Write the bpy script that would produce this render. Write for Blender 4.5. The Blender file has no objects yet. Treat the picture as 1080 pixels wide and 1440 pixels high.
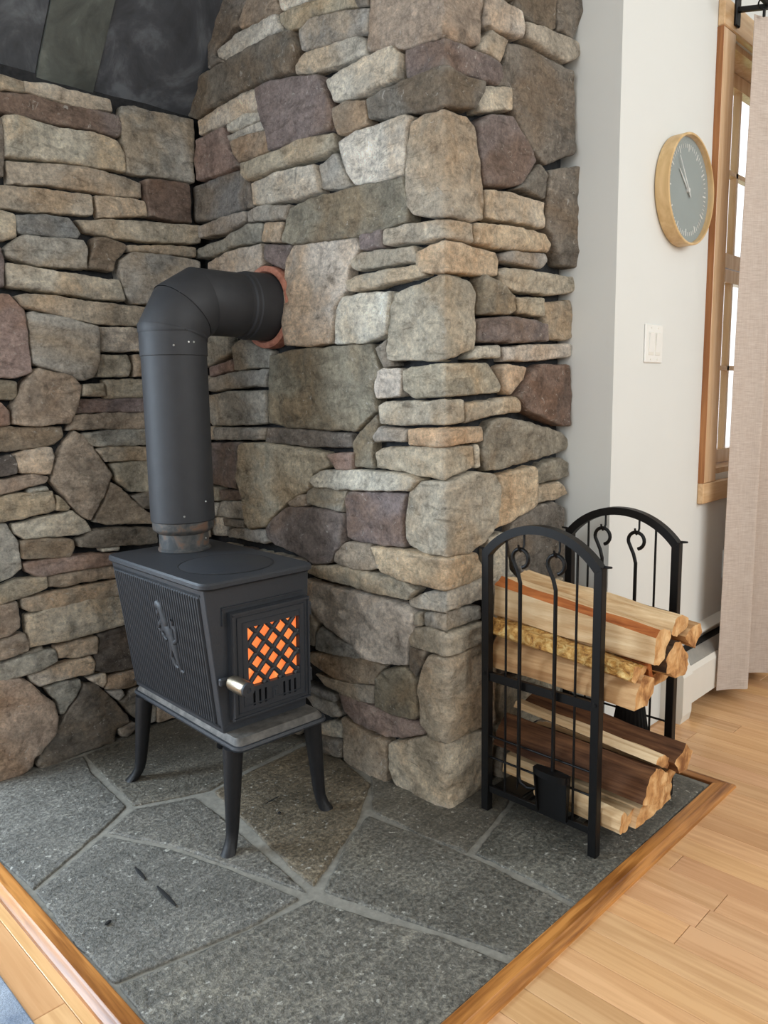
import bpy, math, random
import numpy as np
from mathutils import Vector, Matrix, noise
from mathutils.geometry import delaunay_2d_cdt
random.seed(7)
SC = bpy.context.scene
COL = SC.collection

# ------------------------------------------------------------------ camera
YAW, PITCH, ROLL, FPX, CAMH = 0.7834970, 0.1488144, 0.0167138, 1090.588, 1.15
_f = np.array([math.cos(YAW)*math.cos(PITCH), math.sin(YAW)*math.cos(PITCH), -math.sin(PITCH)])
_r = np.array([math.sin(YAW), -math.cos(YAW), 0.0]); _d = np.cross(_f, _r)
CR = math.cos(ROLL)*_r + math.sin(ROLL)*_d
CD = -math.sin(ROLL)*_r + math.cos(ROLL)*_d
CM = np.array([CR, CD, _f]); CP = np.array([0, 0, CAMH])
def hit(x, y, ax, val):            # a photo point on a real plane of the room
    d = CM.T @ np.array([(x-540)/FPX, (y-720)/FPX, 1.0])
    return CP + (val-CP[ax])/d[ax]*d
def proj(p):
    q = CM @ (np.array(p, float)-CP); return 540+FPX*q[0]/q[2], 720+FPX*q[1]/q[2]
cam = bpy.data.cameras.new('camera'); camo = bpy.data.objects.new('camera', cam); COL.objects.link(camo)
cam.sensor_width = 36; cam.lens = FPX*36/1440; cam.clip_start = 0.02
mw = Matrix.Identity(4)
for i in range(3):
    mw[i][0] = CR[i]; mw[i][1] = -CD[i]; mw[i][2] = -_f[i]
mw[2][3] = CAMH
camo.matrix_world = mw
SC.camera = camo

# ------------------------------------------------------------------ light
W = bpy.data.worlds.new('daylight'); SC.world = W; W.use_nodes = True
W.node_tree.nodes['Background'].inputs[0].default_value = (0.97, 0.985, 1.0, 1)
W.node_tree.nodes['Background'].inputs[1].default_value = 1.6
def area(name, loc, target, sx, sy, power, col):
    l = bpy.data.lights.new(name, 'AREA'); l.shape = 'RECTANGLE'; l.size = sx; l.size_y = sy
    l.energy = power; l.color = col
    o = bpy.data.objects.new(name, l); COL.objects.link(o); o.location = loc
    o.rotation_euler = (Vector(target)-Vector(loc)).to_track_quat('-Z', 'Y').to_euler()
    return o
# area lights for unseen windows behind and left of the camera, glazed door left of the stone wall
area('window_light_behind', (1.9, -2.6, 2.25), (1.7, 1.6, 0.6), 3.4, 2.0, 118, (0.95, 0.985, 1.0))
area('window_light_side', (-2.4, 0.6, 2.0), (1.2, 1.9, 0.8), 2.4, 2.0, 74, (0.90, 0.955, 1.0))
area('glazed_door_light', (-0.22, 3.12, 1.0), (0.75, 1.7, 0.1), 1.0, 1.8, 115, (0.70, 0.85, 1.0))
SC.view_settings.view_transform = 'Standard'; SC.view_settings.look = 'None'
SC.view_settings.gamma = 1; SC.view_settings.use_curve_mapping = False
SC.view_settings.exposure = 0.02

# ------------------------------------------------------------------ helpers
def s2l(c):
    return tuple((v/255/12.92 if v/255 <= .04045 else ((v/255+.055)/1.055)**2.4) for v in c)
def rgba(c): return s2l(c)+(1,)
class NT:
    def __init__(s, name):
        s.m = bpy.data.materials.new(name); s.m.use_nodes = True
        s.t = s.m.node_tree; s.n = s.t.nodes; s.b = s.n['Principled BSDF']
    def node(s, typ, **kw):
        n = s.n.new(typ)
        for k, v in kw.items():
            if k in n.inputs: n.inputs[k].default_value = v
            else: setattr(n, k, v)
        return n
    def link(s, a, b): s.t.links.new(a, b)
    def noise(s, vec, scale, detail=4, rough=.6, dist=0):
        n = s.node('ShaderNodeTexNoise'); n.inputs['Scale'].default_value = scale
        n.inputs['Detail'].default_value = detail; n.inputs['Roughness'].default_value = rough
        n.inputs['Distortion'].default_value = dist
        if vec is not None: s.link(vec, n.inputs['Vector'])
        return n.outputs['Fac']
    def ramp(s, fac, stops):
        r = s.node('ShaderNodeValToRGB'); e = r.color_ramp.elements
        while len(e) < len(stops): e.new(.5)
        for el, (p, c) in zip(e, stops): el.position = p; el.color = c if len(c) == 4 else c+(1,)
        s.link(fac, r.inputs[0]); return r.outputs[0]
    def mix(s, fac, a, b, mode='MIX'):
        n = s.node('ShaderNodeMix'); n.data_type = 'RGBA'; n.blend_type = mode
        for sock, v in ((n.inputs[0], fac), (n.inputs[6], a), (n.inputs[7], b)):
            if hasattr(v, 'links'): s.link(v, sock)
            else: sock.default_value = v if not (isinstance(v, tuple) and len(v) == 3) else v+(1,)
        return n.outputs[2]
    def math(s, op, a, b=0.0):
        n = s.node('ShaderNodeMath'); n.operation = op
        for i, v in ((0, a), (1, b)):
            if hasattr(v, 'links'): s.link(v, n.inputs[i])
            else: n.inputs[i].default_value = v
        return n.outputs[0]
    def coord(s, kind='Object', scale=(1, 1, 1), rnd=True):
        c = s.node('ShaderNodeTexCoord').outputs[kind]
        m = s.node('ShaderNodeMapping'); m.inputs['Scale'].default_value = scale
        s.link(c, m.inputs['Vector'])
        if rnd:
            oi = s.node('ShaderNodeObjectInfo'); k = s.math('MULTIPLY', oi.outputs['Random'], 37.0)
            cx = s.node('ShaderNodeCombineXYZ')
            for i in range(3): s.link(k, cx.inputs[i])
            s.link(cx.outputs[0], m.inputs['Location'])
        return m.outputs[0]
    def bump(s, h, strength=.3, dist=.01, prev=None):
        b = s.node('ShaderNodeBump'); b.inputs['Strength'].default_value = strength
        b.inputs['Distance'].default_value = dist; s.link(h, b.inputs['Height'])
        if prev is not None: s.link(prev, b.inputs['Normal'])
        return b.outputs[0]
    def done(s, col=None, rough=.5, metal=0, nrm=None, spec=None):
        for k, v in (('Base Color', col), ('Roughness', rough), ('Metallic', metal), ('Normal', nrm), ('Specular IOR Level', spec)):
            if v is None: continue
            if hasattr(v, 'links'): s.link(v, s.b.inputs[k])
            else: s.b.inputs[k].default_value = v if not isinstance(v, tuple) else (v if len(v) == 4 else v+(1,))
        return s.m

def link(o, parent=None, label=None, cat=None, group=None, kind=None):
    COL.objects.link(o)
    if parent is not None: o.parent = parent
    if label: o['label'] = label
    if cat: o['category'] = cat
    if group: o['group'] = group
    if kind: o['kind'] = kind
    return o
def empty(name, loc, label, cat, group=None, rz=0):
    o = bpy.data.objects.new(name, None); o.location = loc; o.rotation_euler = (0, 0, rz); o.empty_display_size = .05
    return link(o, None, label, cat, group)
class MB:
    def __init__(s): s.v = []; s.f = []; s.mi = []
    def add(s, vs, fs, mi=0):
        k = len(s.v); s.v += [tuple(map(float, p)) for p in vs]
        s.f += [tuple(i+k for i in f) for f in fs]; s.mi += [mi]*len(fs); return s
    def box(s, a, b, bev=0, mi=0):
        (x0, y0, z0), (x1, y1, z1) = a, b
        if not bev:
            vs = [(x, y, z) for x in (x0, x1) for y in (y0, y1) for z in (z0, z1)]
            return s.add(vs, [(0, 1, 3, 2), (4, 6, 7, 5), (0, 4, 5, 1), (2, 3, 7, 6), (0, 2, 6, 4), (1, 5, 7, 3)], mi)
        vs = []; idx = {}
        for i, x in enumerate((x0, x1)):
            for j, y in enumerate((y0, y1)):
                for k, z in enumerate((z0, z1)):
                    sx, sy, sz = (1-2*i)*bev, (1-2*j)*bev, (1-2*k)*bev
                    for ax, p in enumerate(((x, y+sy, z+sz), (x+sx, y, z+sz), (x+sx, y+sy, z))):
                        idx[i, j, k, ax] = len(vs); vs.append(p)
        fs = []
        for i in (0, 1):
            q = [idx[i, 0, 0, 0], idx[i, 0, 1, 0], idx[i, 1, 1, 0], idx[i, 1, 0, 0]]; fs.append(q if i else q[::-1])
            q = [idx[0, i, 0, 1], idx[0, i, 1, 1], idx[1, i, 1, 1], idx[1, i, 0, 1]]; fs.append(q[::-1] if i else q)
            q = [idx[0, 0, i, 2], idx[1, 0, i, 2], idx[1, 1, i, 2], idx[0, 1, i, 2]]; fs.append(q if i else q[::-1])
        for i in (0, 1):
            for j in (0, 1):
                fs.append((idx[i, j, 0, 0], idx[i, j, 1, 0], idx[i, j, 1, 1], idx[i, j, 0, 1]))
                fs.append((idx[i, 0, j, 0], idx[i, 1, j, 0], idx[i, 1, j, 2], idx[i, 0, j, 2]))
                fs.append((idx[0, i, j, 1], idx[1, i, j, 1], idx[1, i, j, 2], idx[0, i, j, 2]))
        for i in (0, 1):
            for j in (0, 1):
                for k in (0, 1): fs.append((idx[i, j, k, 0], idx[i, j, k, 1], idx[i, j, k, 2]))
        return s.add(vs, fs, mi)
    def loft(s, rings, close=True, caps=True, mi=0, capmi=None):
        n = len(rings[0]); vs = [p for r in rings for p in r]; fs = []
        for a in range(len(rings)-1):
            for b in range(n if close else n-1):
                c = (b+1) % n
                fs.append((a*n+b, a*n+c, (a+1)*n+c, (a+1)*n+b))
        k = len(s.v); s.add(vs, fs, mi)
        if caps:
            cm = mi if capmi is None else capmi
            s.f += [tuple(k+i for i in range(n))[::-1], tuple(k+(len(rings)-1)*n+i for i in range(n))]; s.mi += [cm, cm]
        return s
    def tube(s, pts, r, seg=10, caps=True, mi=0, sq=False):
        pts = [Vector(p) for p in pts]; n = len(pts); rings = []
        rr = r if isinstance(r, (list, tuple)) else [r]*n
        up = None
        for i, p in enumerate(pts):
            t = (pts[min(i+1, n-1)]-pts[max(i-1, 0)]).normalized()
            if up is None:
                a = Vector((0, 0, 1)) if abs(t.z) < .9 else Vector((1, 0, 0))
                up = (a-a.dot(t)*t).normalized()
            up = (up-up.dot(t)*t).normalized(); sd = t.cross(up)
            if sq: rings.append([p+rr[i]*(up*a+sd*b) for a, b in ((1, 1), (-1, 1), (-1, -1), (1, -1))])
            else: rings.append([p+rr[i]*(math.cos(2*math.pi*k/seg)*up+math.sin(2*math.pi*k/seg)*sd) for k in range(seg)])
        return s.loft(rings, True, caps, mi)
    def lathe(s, prof, seg=32, org=(0, 0, 0), axis='z', mi=0, caps=True):
        rings = []
        for r, h in prof:
            ring = []
            for k in range(seg):
                a = 2*math.pi*k/seg; c, d = r*math.cos(a), r*math.sin(a)
                p = (c, d, h) if axis == 'z' else ((h, c, d) if axis == 'x' else (d, h, c))
                ring.append((org[0]+p[0], org[1]+p[1], org[2]+p[2]))
            rings.append(ring)
        return s.loft(rings, True, caps, mi)
    def build(s, name, mat, parent=None, smooth=False, origin=None, **kw):
        org = np.array(origin if origin is not None else (0, 0, 0), float)
        me = bpy.data.meshes.new(name); me.from_pydata([tuple(np.array(p)-org) for p in s.v], [], s.f)
        for m in (mat if isinstance(mat, (list, tuple)) else [mat]): me.materials.append(m)
        me.polygons.foreach_set('material_index', s.mi)
        if smooth:
            me.polygons.foreach_set('use_smooth', [True]*len(me.polygons))
            if smooth != 'all': me.set_sharp_from_angle(angle=math.radians(smooth if smooth is not True else 40))
        me.update()
        o = bpy.data.objects.new(name, me); o.location = org
        return link(o, parent, **kw)

# ------------------------------------------------------------------ materials
def mat_stone():
    t = NT('stacked_stone'); v = t.coord(); oi = t.node('ShaderNodeObjectInfo')
    n1 = t.noise(v, 7, 5, .62, .6); n2 = t.noise(v, 18, 8, .75, .5); n3 = t.noise(v, 75, 5, .8); n4 = t.noise(v, 3.2, 3, .5, .8)
    base = t.mix(1.0, oi.outputs['Color'], (1.42, 1.42, 1.42), 'MULTIPLY')
    warm = t.mix(1.0, base, s2l((244, 222, 194)), 'MULTIPLY')
    c = t.mix(t.ramp(n4, [(.46, (0, 0, 0)), (.60, (.8, .8, .8))]), base, warm)
    cool = t.mix(1.0, base, s2l((208, 209, 210)), 'MULTIPLY')
    c = t.mix(t.ramp(n1, [(.50, (0, 0, 0)), (.64, (.8, .8, .8))]), c, cool)
    c = t.mix(1.0, c, t.ramp(n2, [(.30, (.48, .46, .44)), (.45, (.94, .93, .92)), (.55, (1.05, 1.05, 1.04)), (.72, (1.45, 1.43, 1.38))]), 'MULTIPLY')
    c = t.mix(1.0, c, t.ramp(n3, [(.30, (.58, .58, .58)), (.5, (1, 1, 1)), (.70, (1.38, 1.37, 1.34))]), 'MULTIPLY')
    vm = t.node('ShaderNodeMapping'); vm.inputs['Scale'].default_value = (1, 1, 3.2); vm.inputs['Rotation'].default_value = (.5, .4, .3); t.link(v, vm.inputs[0])
    st = t.noise(vm.outputs[0], 11, 8, .74, 1.0)
    c = t.mix(1.0, c, t.ramp(st, [(.32, (.55, .54, .52)), (.46, (1, 1, 1)), (.58, (1.0, 1.0, 1.0)), (.70, (1.35, 1.34, 1.30))]), 'MULTIPLY')
    fl = t.noise(v, 38, 4, .6, 2.0)
    c = t.mix(t.ramp(fl, [(.64, (0, 0, 0)), (.70, (.6, .6, .6))]), c, s2l((214, 208, 196)))
    ge = t.node('ShaderNodeNewGeometry')
    c = t.mix(t.ramp(ge.outputs['Pointiness'], [(.53, (0, 0, 0)), (.62, (.55, .55, .55))]), c, t.mix(.6, c, s2l((220, 212, 196))))
    h = t.noise(v, 26, 10, .74, .6)
    cl = t.noise(vm.outputs[0], 5.5, 7, .62, .7); tr_ = t.math('SNAP', cl, .055)
    b = t.bump(tr_, .55, .045); b = t.bump(st, .8, .020, b); b = t.bump(h, .9, .018, b); b = t.bump(n3, .5, .005, b)
    hs = t.node('ShaderNodeHueSaturation'); hs.inputs['Saturation'].default_value = .84; t.link(c, hs.inputs['Color'])
    return t.done(hs.outputs[0], .8, nrm=b, spec=.3)
def mat_mortar():
    t = NT('dark_mortar'); v = t.coord(rnd=False); n = t.noise(v, 60, 4)
    return t.done(t.ramp(n, [(.3, s2l((22, 23, 25))), (.7, s2l((44, 45, 47)))]), .95, nrm=t.bump(n, .5, .01))
def mat_slate_floor():
    t = NT('hearth_slate'); v = t.coord(); oi = t.node('ShaderNodeObjectInfo')
    n1 = t.noise(v, 3.5, 5, .65, .8); n2 = t.noise(v, 105, 4, .8); n3 = t.noise(v, 28, 5, .7); n6 = t.noise(v, 62, 3, .6)
    vs = t.node('ShaderNodeMapping'); vs.inputs['Scale'].default_value = (5, 38, 20); vs.inputs['Rotation'].default_value = (0, 0, .5); t.link(v, vs.inputs[0])
    n5 = t.noise(vs.outputs[0], 1, 5, .7, .6)
    c = t.mix(1.0, oi.outputs['Color'], t.ramp(n1, [(.3, (.62, .62, .61)), (.55, (1, 1, 1)), (.75, (1.25, 1.23, 1.18))]), 'MULTIPLY')
    c = t.mix(1.0, c, t.ramp(n5, [(.3, (.72, .72, .72)), (.6, (1.1, 1.1, 1.1))]), 'MULTIPLY')
    c = t.mix(1.0, c, t.ramp(n2, [(.34, (.42, .42, .42)), (.50, (.95, .95, .95)), (.64, (1.85, 1.84, 1.78))]), 'MULTIPLY')
    c = t.mix(t.ramp(n3, [(.66, (0, 0, 0)), (.76, (.35, .35, .35))]), c, s2l((150, 148, 140)))
    c = t.mix(t.ramp(n6, [(.64, (0, 0, 0)), (.70, (.7, .7, .7))]), c, s2l((186, 184, 174)))
    b = t.bump(n3, .7, .009); b = t.bump(n2, .9, .004, b)
    return t.done(c, t.ramp(n2, [(.3, (.30, .30, .30)), (.7, (.62, .62, .62))]), nrm=b, spec=.5)
def mat_slate_panel():
    t = NT('dark_slate'); v = t.coord(); oi = t.node('ShaderNodeObjectInfo')
    n1 = t.noise(v, 5, 6, .65, 1.2); n2 = t.noise(v, 22, 5, .7)
    c = t.mix(1.0, oi.outputs['Color'], t.ramp(n1, [(.34, (.6, .6, .6)), (.52, (1.0, 1.0, 1.0)), (.66, (1.9, 1.9, 1.85))]), 'MULTIPLY')
    return t.done(c, .55, nrm=t.bump(n2, .35, .006), spec=.4)
def mat_wood(name, light, dark, scale=(1, 1, 1), rough=.4, grain=1.0, bump=.05, usecol=False, axis=1):
    t = NT(name); sc = [55.0*grain, 55.0*grain, 55.0*grain]; sc[axis] = 2.6
    v = t.coord(scale=tuple(sc)); v2s = [9.0, 9.0, 9.0]; v2s[axis] = 1.1; v2 = t.coord(scale=tuple(v2s))
    n1 = t.noise(v, 1, 4, .6, .3); n2 = t.noise(v2, 1, 4, .55, 1.2)
    f = t.math('ADD', t.math('MULTIPLY', n1, .55), t.math('MULTIPLY', n2, .45))
    c = t.ramp(f, [(.40, rgba(dark)), (.50, rgba(tuple((a+b)/2 for a, b in zip(light, dark)))), (.59, rgba(light))])
    if usecol:
        oi = t.node('ShaderNodeObjectInfo'); c = t.mix(1.0, c, oi.outputs['Color'], 'MULTIPLY')
    return t.done(c, rough, nrm=t.bump(n1, bump, .004))
def mat_plain(name, col, rough=.5, metal=0, nscale=0, namp=.12, bump=0, spec=None):
    t = NT(name)
    v = t.coord(rnd=False); n = t.noise(v, nscale or 40, 4, .6)
    lo = tuple(x*(1-namp) for x in s2l(col)); hi = tuple(x*(1+namp) for x in s2l(col))
    return t.done(t.ramp(n, [(.3, lo), (.7, hi)]), rough, metal, t.bump(n, bump, .003) if bump else None, spec)
STONE = mat_stone(); MORTAR = mat_mortar(); SLATE = mat_slate_floor(); SLATEP = mat_slate_panel()
GROUT = mat_plain('hearth_grout', (122, 119, 110), .9, 0, 60, .2, .5)
WALLP = mat_plain('painted_wall', (222, 223, 219), .7, 0, 3, .01)
IRON = mat_plain('cast_iron', (43, 46, 51), .52, 0, 180, .10, .25, .45)
IRON2 = mat_plain('cast_iron_dusty', (84, 81, 77), .6, .1, 34, .5, .3)
PIPEM = mat_plain('pipe_black_paint', (47, 48, 51), .6, 0, 25, .10, .03, .4)
BLACK = mat_plain('black_powder_coat', (9, 9, 10), .45, 0, 90, .1, .05, .3)
PLANK = mat_wood('oak_floor', (224, 180, 134), (204, 158, 112), rough=.24, usecol=True, bump=.03)
TRIMW = mat_wood('stained_oak_trim', (196, 134, 70), (112, 64, 24), rough=.33, bump=.06)
TRIMX = mat_wood('stained_oak_trim_across', (196, 134, 70), (112, 64, 24), rough=.33, bump=.06, axis=0)
CASE_SHADE = mat_wood('window_oak_shaded_edge', (178, 120, 70), (142, 86, 42), rough=.35, axis=2)  # darker copy of the casing oak, shade of the side face put into its colour
CASE = mat_wood('window_oak', (226, 194, 158), (206, 168, 128), rough=.22, axis=2)
CASEX = mat_wood('window_oak_across', (224, 190, 148), (204, 164, 120), rough=.25, axis=0)
CLOCKW = mat_wood('pale_ash', (222, 190, 140), (200, 164, 112), rough=.45, axis=2, grain=.7)
WHITE = mat_plain('white_plastic', (236, 235, 230), .4, 0, 20, .01)
HEATW = mat_plain('white_enamel', (228, 225, 216), .38, 0, 12, .015)

# ------------------------------------------------------------------ setting planes
XC, YC, YL, XB, YW = 1.556, 1.316, 2.43, 2.155, 1.172   # chimney faces, stone wall, chimney end, painted wall
ZF = -0.013                                              # wood floor, hearth top is z = 0
def struct(name, mb, mat, **kw): return mb.build(name, mat, None, kind='structure', **kw)
floor = struct('floor', MB().box((-2.6, -2.8, ZF-.05), (4.7, 3.2, ZF-.004)), mat_plain('sub_floor', (176, 132, 90), .8))
wall_left = struct('wall_left', MB().box((0.63, YL+.04, ZF-.03), (XC+.3, YL+.22, 2.13)), MORTAR)
chim = struct('wall_chimney', MB().box((XC+.038, YC+.038, ZF-.03), (XB-.015, YL+.04, 3.4)), MORTAR)

# rest of the room, behind and beside the camera
struct('wall_back', MB().box((-2.7, -2.95, ZF-.03), (4.85, -2.8, 3.4)), WALLP)
struct('wall_entry', MB().box((-2.75, -2.8, ZF-.03), (-2.6, 3.3, 3.4)), WALLP)
struct('wall_east', MB().box((4.7, -2.8, ZF-.03), (4.85, YW+.16, 3.4)), WALLP)
struct('wall_porch', MB().box((-2.6, 3.2, ZF-.03), (XC+.3, 3.3, 3.4)), WALLP)
struct('ceiling', MB().box((-2.75, -2.95, 3.4), (4.85, 3.3, 3.5)), WALLP)
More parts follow.
